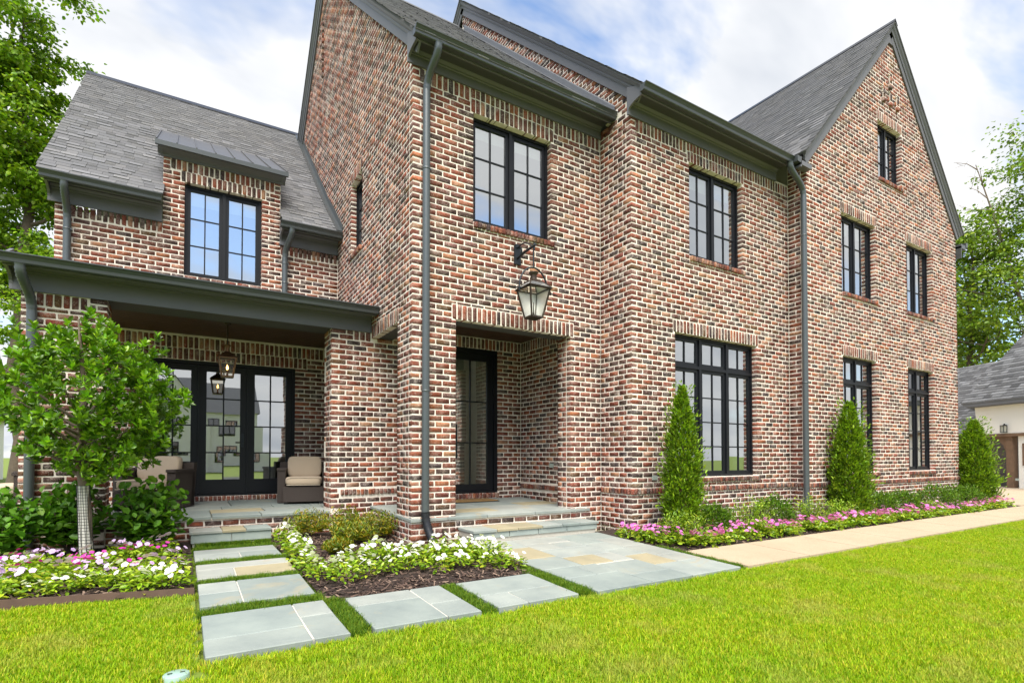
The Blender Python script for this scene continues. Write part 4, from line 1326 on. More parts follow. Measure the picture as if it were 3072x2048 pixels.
# bare twigs of the dead top
mb = MB(); rs = np.random.default_rng(5)
tw = thing('dead_branch', (38.6, 4.6, 10.), 'bare forked twigs standing out against the sky above the right trees', 'branch')
p = np.array((38.9, 4.3, 10.0)); tip = np.array((36.6, 5.6, 18.2))
mb.tube([p, (p + tip) / 2 + np.array((.3, 0, 0)), tip], [.10, .06, .02], 6)
for k in range(11):
    e = p + (tip - p) * rs.uniform(.35, .97); q = e + np.array((rs.normal(0, .8), rs.normal(0, .8), rs.uniform(.3, 1.6))); mb.tube([e, (e + q) / 2 + rs.normal(0, .1, 3), q], [.035, .02, .008], 5)
    for _ in range(3):
        a = e + (q - e) * rs.uniform(.3, .9); mb.tube([a, a + rs.normal(0, .35, 3) + np.array((0, 0, .2))], [.012, .005], 4)
mb.build('twig', 'bark_smooth', tw)

# ---- the small broadleaf evergreen in front of the porch pier
rs = np.random.default_rng(21)
TB = np.array((-3.37, .75, .12))
holly = thing('evergreen_tree', tuple(TB), 'small round evergreen tree with glossy leaves and netted trunk by the porch', 'tree')
mb = MB()
mb.tube([TB + (0, 0, -.05), TB + (-.01, 0, .5), TB + (-.05, 0, 1.0), TB + (-.06, 0, 1.35)], [.056, .052, .048, .036], 12)
tips = []
for k in range(26):
    a = k * 2.4; p = TB + np.array((-.05, 0, .88 + .03 * k * .8)); L = rs.uniform(.45, .8)
    q = p + np.array((math.cos(a) * L * .8, math.sin(a) * L * .8, L * rs.uniform(.15, .9)))
    mb.tube([p, (p + q) / 2 + rs.normal(0, .03, 3), q], [.02, .013, .006], 6)
mb.tube([TB + (-.06, 0, 1.3), TB + (-.05, 0, 1.9), TB + (-.1, 0, 2.6)], [.04, .025, .01], 8)
mb.build('trunk', 'bark_smooth', holly)
mb = MB(); mb.tube([TB + (0, 0, -.02), TB + (-.04, 0, .82)], [.062, .055], 14, cap=False); mb.build('trunk_guard', 'guard_white', holly)
mb = MB()
for k in range(9):
    a0 = k / 9 * 2 * math.pi
    for sg in (1, -1):
        pts = [TB + np.array((-.04 * t + .066 * (1 - .12 * t) * math.cos(a0 + sg * t * .25), .066 * (1 - .12 * t) * math.sin(a0 + sg * t * .25), -.0 + .82 * t)) for t in np.linspace(0, 1, 7)]
        mb.tube(pts, .002, 4, cap=False)
for k in range(26):
    z = .02 + k * .032; c = TB + np.array((-.04 * z / .82, 0, z)); rr = .066 - .008 * z / .82
    mb.tube([c + np.array((rr * math.cos(a), rr * math.sin(a), 0)) for a in np.linspace(0, 2 * math.pi, 13)], .002, 4, cap=False)
mb.build('trunk_netting', 'guard_black', holly)
C0 = TB + np.array((.02, 0, 1.74)); RX, RZ = .80, .86
ns = 780
u = sphere_dirs(ns, rs); rad = rs.uniform(.35, 1., ns) ** .45
lob = 1 + .13 * np.sin(u[:, 0] * 7 + 1) * np.cos(u[:, 2] * 6) + .10 * np.sin(u[:, 1] * 9) + rs.normal(0, .05, ns)
S_ = C0 + u * (rad * lob)[:, None] * np.array((RX, RX, RZ))
S_[:, 0] -= .10 * np.clip(S_[:, 2] - C0[2], 0, 1)
keep = S_[:, 2] > TB[2] + .86 - .1 * rs.random(ns); S_, u = S_[keep], u[keep]
sd = norm(u * .55 + np.array((0, 0, .75)) + rs.normal(0, .25, u.shape))
P, D = [], []
for p, s in zip(S_, sd):
    k = 11; a = norm(np.cross(s, (.3, .5, .1))); b = np.cross(s, a); ph = rs.uniform(0, 6.28)
    for i in range(k):
        an = ph + i * 2.4; el = .25 + .75 * (i / k)
        P.append(p - s * .07 * (1 - i / k)); D.append((math.cos(an) * a + math.sin(an) * b) * (1.05 - el * .7) + s * (el * 1.0))
P, D = np.array(P), np.array(D)
HC = [(0.108, 0.225, 0.011), (0.162, 0.327, 0.013), (0.234, 0.435, 0.016), (0.064, 0.139, 0.011), (0.126, 0.265, 0.011)]
v, f_, c = leaves(P, D, rs.uniform(.062, .092, len(P)), .52, tint(HC, len(P), rs), rs, .25, up=np.repeat(sd, 11, 0))
link('crown', np_mesh('crown', v - TB, f_, c, 'leaf_gloss'), holly, loc=tuple(TB))


# ---- shrubs
def bush(name, c, r, h, label, cat, group, cols, nl, leaf, width, seed, mat='leaf', style='round', cone=None):
    rs = np.random.default_rng(seed)
    c = np.array(c, float)
    t = thing(name, tuple(c), label, cat, group)
    mb = MB()
    if style == 'cone':
        mb.tube([c, c + (0, 0, h * .9)], [.03, .008], 6)
        z = rs.beta(1.05, 1.5, nl); prof = np.interp(z, [0, .06, .25, .5, .75, .92, 1], [.80, .98, 1., .86, .60, .28, .04])
        a = rs.uniform(0, 6.283, nl); lob = 1 + .22 * np.sin(a * 5 + z * 17) * np.sin(z * 23 + a) + .14 * np.sin(a * 3 - z * 29) + rs.normal(0, .10, nl)
        rr = r * prof * lob * rs.uniform(.35, 1.0, nl) ** .35
        P = c + np.c_[rr * np.cos(a), rr * np.sin(a), .04 + z * h]
        D = np.c_[np.cos(a) * .7, np.sin(a) * .7, np.full(nl, .85)] + rs.normal(0, .35, (nl, 3))
        # stray feathery shoots
        k = nl // 7; i = rs.integers(0, nl, k); P[i] += np.c_[np.cos(a[i]), np.sin(a[i]), np.full(k, .8)] * rs.uniform(0, .17, (k, 1)) * r / .3
    elif style == 'upright':          # arching shoots with leaves set along them
        m = nl // 9; P, D = [], []
        for _ in range(m):
            a = rs.uniform(0, 6.283); L = h * rs.uniform(.55, 1.08); o = rs.uniform(.15, 1.) * r
            p0 = c + np.array((math.cos(a) * r * .2, math.sin(a) * r * .2, 0)); p1 = c + np.array((math.cos(a) * o, math.sin(a) * o, L * (1 - .35 * (o / r) ** 2)))
            for k in range(9):
                s = .3 + .7 * k / 8; q = p0 + (p1 - p0) * s; b = k * 2.1 + a
                P.append(q); D.append(np.array((math.cos(b), math.sin(b), .35 if k < 7 else 1.2)))
        for _ in range(14):
            a = rs.uniform(0, 6.283); mb.tube([c, c + np.array((math.cos(a) * r * .6, math.sin(a) * r * .6, h * .7))], [.008, .004], 5)
        P, D = np.array(P), np.array(D) + rs.normal(0, .2, (len(P), 3))
    else:
        u = sphere_dirs(nl, rs); u[:, 2] = np.abs(u[:, 2]) * 1.0 - .15 * (rs.random(nl) < .4)
        lob = 1 + .12 * np.sin(u[:, 0] * 8 + seed) * np.cos(u[:, 1] * 7) + rs.normal(0, .06, nl)
        P = c + u * (rs.uniform(.45, 1., nl) ** .4 * lob)[:, None] * np.array((r, r, h)) + np.array((0, 0, .06))
        P[:, 2] = np.maximum(P[:, 2], c[2] + .01)
        D = u + np.array((0, 0, .5)) + rs.normal(0, .5, (nl, 3))
        for _ in range(7):
            a = rs.uniform(0, 6.283); mb.tube([c, c + np.array((math.cos(a) * r * .5, math.sin(a) * r * .5, h * .6))], [.01, .004], 5)
    mb.build('stem', 'bark', t)
    v, f_, cl = leaves(P, D, rs.uniform(.7, 1.25, len(P)) * leaf, width, tint(cols, len(P), rs), rs, .4)
    link('foliage', np_mesh('foliage', v - c, f_, cl, mat), t, loc=tuple(c))
    return t


ARB = [(0.134, 0.231, 0.013), (0.198, 0.323, 0.014), (0.27, 0.42, 0.018), (0.09, 0.161, 0.013)]
bush('arborvitae', (3.66, -1.22, .11), .225, 2.12, 'tall arborvitae nearest the front step, left of the wide window', 'arborvitae', 'cone shaped arborvitae along the wall', ARB, 13000, .055, .42, 31, style='cone')
bush('arborvitae', (7.98, -1.38, .11), .28, 2.10, 'arborvitae beside the grey downspout, before the gable window', 'arborvitae', 'cone shaped arborvitae along the wall', ARB, 13000, .06, .42, 32, style='cone')
bush('arborvitae', (14.15, -1.25, .11), .36, 2.0, 'arborvitae at the far right corner of the brick gable', 'arborvitae', 'cone shaped arborvitae along the wall', ARB, 12000, .07, .42, 33, style='cone')
HY = [(0.083, 0.21, 0.014), (0.112, 0.266, 0.016), (0.06, 0.154, 0.014), (0.15, 0.336, 0.02)]
for k, (x, y, r, h, lb) in enumerate(((-4.15, 1.05, .42, .72, 'leafy green shrub at the left edge below the porch downspout'), (-3.60, 1.30, .42, .76, 'leafy green shrub behind the netted trunk of the small tree'), (-2.82, 1.20, .48, .80, 'broad leafy green shrub in front of the sofa, beside the porch step'))):
    bush('hydrangea_shrub', (x, y, .14), r, h, lb, 'shrub', 'leafy shrubs below the porch', HY, 1150, .095, .72, 40 + k, style='upright')
BX = [(0.083, 0.162, 0.014), (0.128, 0.243, 0.018), (0.06, 0.121, 0.012), (0.18, 0.311, 0.02)]
for k, (x, y, r, h, lb) in enumerate(((4.32, -1.25, .30, .36, 'low rounded shrub just right of the nearest arborvitae'), (5.85, -1.22, .34, .42, 'low rounded shrub below the right end of the wide window'), (8.95, -1.42, .36, .40, 'rounded shrub right of the middle arborvitae'),
                                        (9.98, -1.40, .38, .38, 'rounded shrub below the pier between the gable windows'), (11.55, -1.42, .45, .46, 'largest rounded shrub below the right gable window'), (12.95, -1.42, .42, .42, 'rounded shrub nearest the right corner of the gable'))):
    bush('boxwood_shrub', (x, y, .12), r, h, lb, 'shrub', 'rounded shrubs along the wall', BX, 2600, .038, .6, 50 + k)
AB = [(0.195, 0.312, 0.014), (0.26, 0.384, 0.018), (0.13, 0.24, 0.014), (0.312, 0.408, 0.027)]
for k, (x, y, r, h, lb) in enumerate(((3.30, -1.52, .38, .42, 'bright green loose shrub in front of the nearest arborvitae'), (5.05, -1.40, .42, .52, 'bright green loose shrub before the middle of the wide window'), (6.55, -1.48, .45, .50, 'bright green loose shrub at the foot of the gable downspout'), (7.25, -1.58, .38, .40, 'bright green loose shrub left of the middle arborvitae'), (4.75, -1.66, .22, .22, 'small bright green shrub low in front of the wide window'), (10.6, -1.66, .30, .24, 'small bright green shrub among the pink flowers below the gable'))):
    bush('abelia_shrub', (x, y, .10), r, h, lb, 'shrub', 'bright loose shrubs in the long bed', AB, 1300, .036, .5, 70 + k, style='upright')
JN = [(0.168, 0.23, 0.014), (0.28, 0.284, 0.012), (0.35, 0.257, 0.012), (0.112, 0.189, 0.014)]
for k, (x, y, r, h, lb) in enumerate(((-.98, 1.40, .36, .36, 'olive tinted spiky shrub left of the porch pier'), (-.55, 1.10, .42, .40, 'olive tinted spiky shrub before the porch pier'), (-.22, .70, .36, .36, 'olive tinted spiky shrub beside the corner pillar'), (-.62, .42, .30, .28, 'small olive spiky shrub behind the white flowers'), (-.98, -.25, .18, .18, 'smallest olive spiky shrub in the mulch behind the white flowers'))):
    bush('juniper_shrub', (x, y, .13), r, h, lb, 'shrub', 'olive spiky shrubs in the front bed', JN, 1700, .05, .26, 80 + k, style='upright')

# ---- bedding flowers: a few plants built once, then copied plant by plant
VL = [(0.216, 0.345, 0.016), (0.284, 0.414, 0.02), (0.149, 0.265, 0.014), (0.351, 0.437, 0.027)]


def flower_meshes(seed, petal, nb, h=.16):
    rs = np.random.default_rng(seed); nl = 90
    a = rs.uniform(0, 6.283, nl); o = rs.uniform(.02, 1, nl) ** .6 * .125; z = h * rs.uniform(.15, .95, nl) * (1 - .35 * (o / .125) ** 2)
    P = np.c_[o * np.cos(a), o * np.sin(a), z]; D = np.c_[np.cos(a + rs.normal(0, .6, nl)), np.sin(a + rs.normal(0, .6, nl)), rs.normal(.15, .3, nl)]
    v, f_, c = leaves(P, D, rs.uniform(.040, .066, nl), .55, tint(VL, nl, rs), rs, .35)
    fol = np_mesh('foliage', v, f_, c, 'leaf_gloss')
    V, F_, C_ = [], [], []
    for k in range(nb):
        an = rs.uniform(0, 6.283); oo = rs.uniform(0, 1) ** .5 * .12; ct = np.array((oo * math.cos(an), oo * math.sin(an), h * rs.uniform(.85, 1.22)))
        nv = norm(np.array((math.cos(an) * .5, math.sin(an) * .5 - .45, 1.)) + rs.normal(0, .2, 3)); e1 = norm(np.cross(nv, (1, .2, 0))); e2 = np.cross(nv, e1); r = rs.uniform(.019, .026)
        pc = np.array(petal[rs.integers(0, len(petal))]) * rs.uniform(.85, 1.1)
        ph = rs.uniform(0, 6.28)
        for q in range(5):
            t = ph + q * 2 * math.pi / 5; b = len(V)
            dr_ = math.cos(t) * e1 + math.sin(t) * e2; sd_ = -math.sin(t) * e1 + math.cos(t) * e2
            V += [ct, ct + dr_ * r * .75 + sd_ * r * .55 + nv * .003, ct + dr_ * r * 1.1, ct + dr_ * r * .75 - sd_ * r * .55 + nv * .003]
            F_.append((b, b + 1, b + 2, b + 3)); C_.append(np.clip(pc, 0, 1))
        b = len(V); V += [ct + nv * .004 + e1 * .004, ct + nv * .004 + e2 * .004, ct + nv * .004 - e1 * .004, ct + nv * .004 - e2 * .004]; F_.append((b, b + 1, b + 2, b + 3)); C_.append((.5, .35, .12))
    return fol, np_mesh('blossoms', np.array(V), np.array(F_), np.array(C_), 'petal')


PET = {'white': [(.88, .88, .84)], 'lavender': [(.60, .40, .74), (.68, .50, .78), (.74, .60, .80)], 'magenta': [(.62, .03, .42), (.70, .06, .45)], 'pink': [(.68, .20, .55), (.75, .32, .60), (.62, .14, .50)]}
FM = {k: [flower_meshes(100 + 7 * i + 31 * j, v, {'white': 10, 'lavender': 7, 'magenta': 6, 'pink': 9}[k]) for j in range(3)] for i, (k, v) in enumerate(PET.items())}


def flower(x, y, kind, label, group, s=1.):
    fol, blo = random.choice(FM[kind])
    t = link('flowering_plant', None, None, label, 'flower', group, None, (x, y, gz(y) - .02))
    t.rotation_euler = (0, 0, random.uniform(0, 6.28)); t.scale = (s, s, s * random.uniform(.85, 1.15))
    for nm, me_ in (('foliage', fol), ('blossom', blo)):
        o = bpy.data.objects.new(nm, me_); COL.objects.link(o); o.parent = t


rf = random.Random(9)
ORD = ['first', 'second', 'third', 'fourth', 'fifth', 'sixth', 'seventh', 'eighth', 'ninth', 'tenth', 'eleventh', 'twelfth', 'thirteenth', 'fourteenth', 'fifteenth', 'sixteenth']
yy = -1.02
row = 0
while yy < .70:
    xx = -4.25 + (row % 2) * .1; got = []
    while xx < -2.55:
        x, y = xx + rf.uniform(-.06, .06), yy + rf.uniform(-.05, .05)
        if y > edge_y(x) + .14 and (x - TB[0]) ** 2 + (y - TB[1]) ** 2 > .04 and rf.random() < .88:
            k = 'white' if (y < edge_y(x) + .42 and rf.random() < .62) else ('magenta' if rf.random() < .2 else 'lavender')
            got.append((x, y, k, rf.uniform(.85, 1.2)))
        xx += .205
    for n_, (x, y, k, sc) in enumerate(sorted(got, reverse=True)):
        flower(x, y, k, '%s flowering plant, %s from the stone path, %s row behind the edging' % (k, ORD[n_], ORD[row]), 'bedding flowers in the left bed', sc)
    yy += .215; row += 1
WF = [(-1.30, 1.25), (-1.33, .90), (-1.34, .58), (-1.36, .25), (-1.36, -.05), (-1.38, -.35), (-1.40, -.66), (-1.40, -.95), (-1.36, -1.25), (-1.22, -1.45), (-1.16, -1.10), (-1.10, -.78), (-.98, -1.38), (-.92, -1.02), (-.86, -.70), (-.76, -1.30), (-.70, -.92), (-.62, -.60), (-.55, -1.22), (-.48, -.85), (-.40, -.52),
      (-.34, -1.14), (-.28, -.78), (-.12, -1.08), (-.08, -.72), (.06, -1.22), (.10, -.90), (.14, -.60), (.26, -1.38), (.30, -1.06), (.34, -.74), (.44, -1.50), (.50, -1.20), (.52, -.92), (.48, -1.72), (.22, -1.62), (-.05, -1.42), (-.32, -1.48)]
for n_, (x, y) in enumerate(WF[:9]):
    flower(x + rf.uniform(-.04, .04), y + rf.uniform(-.04, .04), 'white', 'white flowering plant beside the stepping stones, %s from the porch step' % ORD[n_], 'white flowers in the front bed', rf.uniform(.9, 1.2))
for nm, lo, hi in (('front', -9, -1.19), ('middle', -1.19, -.87), ('back', -.87, 9)):
    for n_, (x, y) in enumerate(sorted([p for p in WF[9:] if lo <= p[1] < hi], reverse=True)):
        flower(x + rf.uniform(-.04, .04), y + rf.uniform(-.04, .04), 'white', 'white flowering plant, %s from the patio in the %s row before the pillar' % (ORD[n_], nm), 'white flowers in the front bed', rf.uniform(.9, 1.2))
ZN = [(2.7, 4.0, 'before the nearest arborvitae'), (4.0, 6.3, 'below the wide window'), (6.3, 7.75, 'before the foot of the gable downspout'), (7.75, 8.8, 'before the middle arborvitae'), (8.8, 10.3, 'below the left gable window'), (10.3, 12.4, 'below the right gable window'), (12.4, 15, 'at the far right corner of the house')]
rows_ = {'front': [], 'back': []}
xx = 2.86
while xx < 14.2:
    for nm, y0 in (('front', -1.84), ('back', -1.66)):
        x, y = xx + rf.uniform(-.07, .07), y0 + rf.uniform(-.05, .05)
        if xx < 3.3: y = y + .3 * (3.3 - xx) / .4
        if rf.random() < .93: rows_[nm].append((x, y, rf.uniform(.95, 1.3)))
    xx += .215
for nm, L_ in rows_.items():
    for a, b, ph in ZN:
        for n_, (x, y, sc) in enumerate(sorted(t for t in L_ if a <= t[0] < b)):
            flower(x, y, 'pink', 'pink flower %s, %s from the left, %s row' % (ph, ORD[n_], nm), 'pink flowers along the walk', sc)
for n_, (x, y) in enumerate(((3.02, -.80), (2.84, -.92), (2.92, -1.10), (2.82, -1.28), (2.98, -1.32))):
    flower(x, y, 'pink', 'pink flowering plant by the corner of the front step, %s from the wall' % ORD[n_], 'pink flowers by the front step', 1.05)

# ---- mulch chips
rs = np.random.default_rng(77)
V, F_, C_ = [], [], []


def chips(x0, x1, y0, y1, n, test=None):
    for _ in range(n):
        x, y = rs.uniform(x0, x1), rs.uniform(y0, y1)
        if test and not test(x, y): continue
        L, w = rs.uniform(.012, .045), rs.uniform(.003, .008); a = rs.uniform(0, 6.28); ti = rs.normal(0, .25)
        d1 = np.array((math.cos(a) * L, math.sin(a) * L, ti * L)); d2 = np.array((-math.sin(a) * w, math.cos(a) * w, rs.normal(0, .3) * w)); p = np.array((x, y, gz(y) + rs.uniform(-.018, .0)))
        b = len(V); V.extend([p - d1 - d2, p + d1 - d2, p + d1 + d2, p - d1 + d2]); F_.append((b, b + 1, b + 2, b + 3))
        k = rs.random(); C_.append((.09, .055, .04) if k < .45 else ((.035, .02, .015) if k < .8 else (.22, .15, .11)))


chips(-4.4, -2.43, -1.28, .9, 3800, lambda x, y: y > edge_y(x) + .02)
chips(-1.5, .65, -2.0, 1.3, 6500)
chips(2.75, 9.5, -2.0, -1.2, 2800)
link('mulch_chips', np_mesh('mulch_chips', np.array(V), np.array(F_), np.array(C_), 'mulch_chip'), None, 'dark brown bark mulch chips covering the flower beds', 'mulch', None, 'stuff')


# ---- grass: tufts scattered over the lawn with geometry nodes
def tuft(name, seed, n, size, hgt, cols, mat, wid=.0030):
    rs = np.random.default_rng(seed); V, F_, C_ = [], [], []
    for _ in range(n):
        p = np.array((rs.uniform(-size, size), rs.uniform(-size, size), -.005)); a = rs.uniform(0, 6.283); h = hgt * rs.uniform(.5, 1.2); le = rs.uniform(.15, .75) * h
        d1 = np.array((math.cos(a), math.sin(a), 0)); s = np.array((-math.sin(a), math.cos(a), 0)) * wid * rs.uniform(.7, 1.3)
        m = p + d1 * le * .3 + UP * h * .55; t = p + d1 * le + UP * h
        b = len(V); V += [p - s, p + s, m + s * .8, m - s * .8, t + s * .15, t - s * .15]
        c = np.array(cols[rs.integers(0, len(cols))]) * rs.uniform(.75, 1.25)
        F_ += [(b, b + 1, b + 2, b + 3), (b + 3, b + 2, b + 4, b + 5)]; C_ += [c, c]
    return bpy.data.objects.new(name, np_mesh(name, np.array(V), np.array(F_), np.clip(np.array(C_), 0, 1), mat))


def scatter(name, pts, scl, tufts, label, mat):
    me = bpy.data.meshes.new(name); me.from_pydata([tuple(p) for p in pts], [], [])
    at = me.attributes.new('scl', 'FLOAT', 'POINT'); at.data.foreach_set('value', np.asarray(scl, np.float32))
    rt_ = me.attributes.new('rot', 'FLOAT', 'POINT'); rt_.data.foreach_set('value', np.random.default_rng(1).uniform(0, 6.283, len(pts)).astype(np.float32))
    o = link(name, me, None, label, 'grass', None, 'stuff')
    ng = bpy.data.node_groups.new(name, 'GeometryNodeTree')
    ng.interface.new_socket('Geometry', in_out='INPUT', socket_type='NodeSocketGeometry'); ng.interface.new_socket('Geometry', in_out='OUTPUT', socket_type='NodeSocketGeometry')
    N, L = ng.nodes, ng.links
    gi, go = N.new('NodeGroupInput'), N.new('NodeGroupOutput')
    jn = N.new('GeometryNodeJoinGeometry')
    for k, tf in enumerate(tufts):
        oi = N.new('GeometryNodeObjectInfo'); oi.inputs['Object'].default_value = tf; oi.inputs['As Instance'].default_value = True
        ip = N.new('GeometryNodeInstanceOnPoints')
        ix = N.new('GeometryNodeInputIndex'); mo = N.new('ShaderNodeMath'); mo.operation = 'MODULO'; mo.inputs[1].default_value = len(tufts); L.new(ix.outputs[0], mo.inputs[0])
        cp = N.new('ShaderNodeMath'); cp.operation = 'COMPARE'; cp.inputs[1].default_value = k; cp.inputs[2].default_value = .1; L.new(mo.outputs[0], cp.inputs[0])
        L.new(cp.outputs[0], ip.inputs['Selection'])
        na = N.new('GeometryNodeInputNamedAttribute'); na.data_type = 'FLOAT'; na.inputs['Name'].default_value = 'scl'
        nr = N.new('GeometryNodeInputNamedAttribute'); nr.data_type = 'FLOAT'; nr.inputs['Name'].default_value = 'rot'
        cx = N.new('ShaderNodeCombineXYZ'); L.new(nr.outputs['Attribute'], cx.inputs[2])
        L.new(gi.outputs[0], ip.inputs['Points']); L.new(oi.outputs['Geometry'], ip.inputs['Instance']); L.new(na.outputs['Attribute'], ip.inputs['Scale']); L.new(cx.outputs[0], ip.inputs['Rotation'])
        L.new(ip.outputs[0], jn.inputs[0])
    L.new(jn.outputs[0], go.inputs[0])
    md = o.modifiers.new('scatter', 'NODES'); md.node_group = ng
    return o


GC_ = [(0.303, 0.457, 0.007), (0.235, 0.383, 0.007), (0.387, 0.53, 0.01), (0.455, 0.515, 0.013), (0.168, 0.31, 0.007), (0.539, 0.471, 0.043)]
tf = [tuft('grass_tuft', 200 + k, 330, .10, .036, GC_, 'grass') for k in range(5)]
pts, scl = [], []
rs = np.random.default_rng(8)
cam2 = camp[:2]


def try_pt(x, y, s=1.):
    r = np.array((x, y)) - cam2; dpt = r @ fw[:2]
    if dpt < .8: return
    u_ = (r @ rt[:2]) / dpt
    if abs(u_) > 1.05: return
    pts.append((x, y, gz(y) - .038)); scl.append(s * rs.uniform(.8, 1.2))


st = .105
x = -6.
while x < 24:
    y = -6.4
    while y < -2.90:
        try_pt(x + rs.uniform(-.04, .04), min(y + rs.uniform(-.04, .04), -2.93)); y += st
    x += st
x = -6.
while x < -2.46:
    y = -2.93
    while y < edge_y(x) - .06:
        try_pt(min(x + rs.uniform(-.04, .04), -2.47), y + rs.uniform(-.04, .04)); y += st
    x += st
# keep the valve lid clear
LID = (-2.53, -2.98)
kp = [i for i, p in enumerate(pts) if (p[0] - LID[0]) ** 2 + (p[1] - LID[1]) ** 2 > .12 ** 2]
scatter('lawn_grass', [pts[i] for i in kp], [scl[i] for i in kp], tf, 'bright yellow green mown lawn grass', 'grass')
GD = [(0.084, 0.182, 0.012), (0.126, 0.238, 0.014), (0.063, 0.14, 0.01), (0.21, 0.28, 0.02)]
tg = [tuft('gap_tuft', 220 + k, 70, .045, .050, GD, 'grass_gap', .0022) for k in range(3)]
pts, scl = [], []


def strip(x0, x1, y0, y1, dens=900):
    for _ in range(int((x1 - x0) * (y1 - y0) * dens)):
        x, y = rs.uniform(x0 + .02, x1 - .02), rs.uniform(y0 + .02, y1 - .02); pts.append((x, y, gz(y) - .035)); scl.append(rs.uniform(.6, 1.15))


for r in ((-2.39, -1.5, -.24, .02), (-2.39, -1.5, -1.04, -.86), (-2.39, -1.5, -2.0, -1.77), (-2.39, -1.45, .76, .95), (-2.36, -1.5, 1.22, 1.33), (-1.52, -1.36, -2.85, -1.95), (-.51, -.36, -2.84, -2.0), (.46, .66, -2.84, -1.75), (2.70, 2.80, -2.85, -1.6)): strip(*r)
scatter('gap_grass', pts, scl, tg, 'dark green fine grass growing between the stone pads', 'grass_gap')

# ------------------------------------------------------------------ furniture, lanterns, small things
def round_box(mb, x0, x1, y0, y1, z0, z1, r=.04, puff=.02):
    """pillow-like box: superellipse rings"""
    n, m_ = 28, 9; cx, cy, cz = (x0 + x1) / 2, (y0 + y1) / 2, (z0 + z1) / 2; hx, hy, hz = (x1 - x0) / 2, (y1 - y0) / 2, (z1 - z0) / 2
    sp = lambda v, e: math.copysign(abs(v) ** e, v)
    V = []
    for i in range(m_ + 1):
        ph = -math.pi / 2 + math.pi * i / m_
        for k in range(n):
            th = 2 * math.pi * k / n; e = .28
            V.append((cx + hx * sp(math.cos(ph), e) * sp(math.cos(th), e), cy + hy * sp(math.cos(ph), e) * sp(math.sin(th), e), cz + hz * sp(math.sin(ph), .45)))
    mb.add(V, [(i * n + k, i * n + (k + 1) % n, (i + 1) * n + (k + 1) % n, (i + 1) * n + k) for i in range(m_) for k in range(n)], smooth=True)


def rot_pts(mb, c, a):
    ca, sa = math.cos(a), math.sin(a)
    mb.v = [(c[0] + (x - c[0]) * ca - (y - c[1]) * sa, c[1] + (x - c[0]) * sa + (y - c[1]) * ca, z) for x, y, z in mb.v]
    return mb


def wicker_seat(c, w, dpt, a, label, cat, n_seat=1):
    """c = front centre on the floor; a = turn about the vertical"""
    x, y, z = c
    t = thing('wicker_' + cat.replace(' ', '_'), c, label, cat)
    def fin(mb, nm, mt): rot_pts(mb, c, a).build(nm, mt, t)
    m_ = MB(); m_.box(x - w / 2 + .10, x + w / 2 - .10, y, y + dpt, z + .05, z + .30); fin(m_, 'base', 'wicker')
    for sx in (-1, 1):
        m_ = MB(); x0 = x + sx * (w / 2 - .06) - .06; m_.box(x0, x0 + .12, y + .17, y + dpt, z + .03, z + .56); m_.box(x0 - .008, x0 + .128, y + .15, y + dpt, z + .56, z + .60); fin(m_, 'armrest', 'wicker')
    m_ = MB(); m_.obox((x - w / 2, y + dpt - .12, z + .04), (w, 0, 0), (0, .10, 0), (0, .10, .66)); fin(m_, 'backrest', 'wicker')
    for sx in (-1, 1):
        for yy_ in (y + .03, y + dpt - .08):
            m_ = MB(); m_.box(x + sx * (w / 2 - .14) - .03, x + sx * (w / 2 - .14) + .03, yy_, yy_ + .05, z, z + .06); fin(m_, 'foot', 'guard_black')
    sw = (w - .24) / n_seat
    for k in range(n_seat):
        x0 = x - w / 2 + .12 + k * sw
        m_ = MB(); round_box(m_, x0 + .005, x0 + sw - .005, y - .03, y + dpt - .16, z + .31, z + .46); fin(m_, 'seat_cushion', 'cushion')
        m_ = MB(); m_.tube([(x0 + .03, y - .028, z + .325), (x0 + sw - .03, y - .028, z + .325)], .006, 6); m_.tube([(x0 + .03, y - .028, z + .445), (x0 + sw - .03, y - .028, z + .445)], .006, 6); fin(m_, 'piping', 'piping')
        m_ = MB(); round_box(m_, x0 + .01, x0 + sw - .01, y + dpt - .28, y + dpt - .12, z + .44, z + .80)
        m_.v = [(q[0], q[1] + (q[2] - z - .44) * .22, q[2]) for q in m_.v]; fin(m_, 'back_cushion', 'cushion')


wicker_seat((-.80, 2.79, .462), .82, .80, R(-12), 'brown wicker armchair with beige cushions against the porch pier', 'armchair')
wicker_seat((-3.05, 2.75, .462), .86, .74, R(-26), 'brown wicker armchair with beige cushions behind the small tree', 'armchair')
wicker_seat((-4.45, 2.35, .462), .8, .74, R(-80), 'beige cushioned wicker seat at the far left end of the porch', 'outdoor seat')


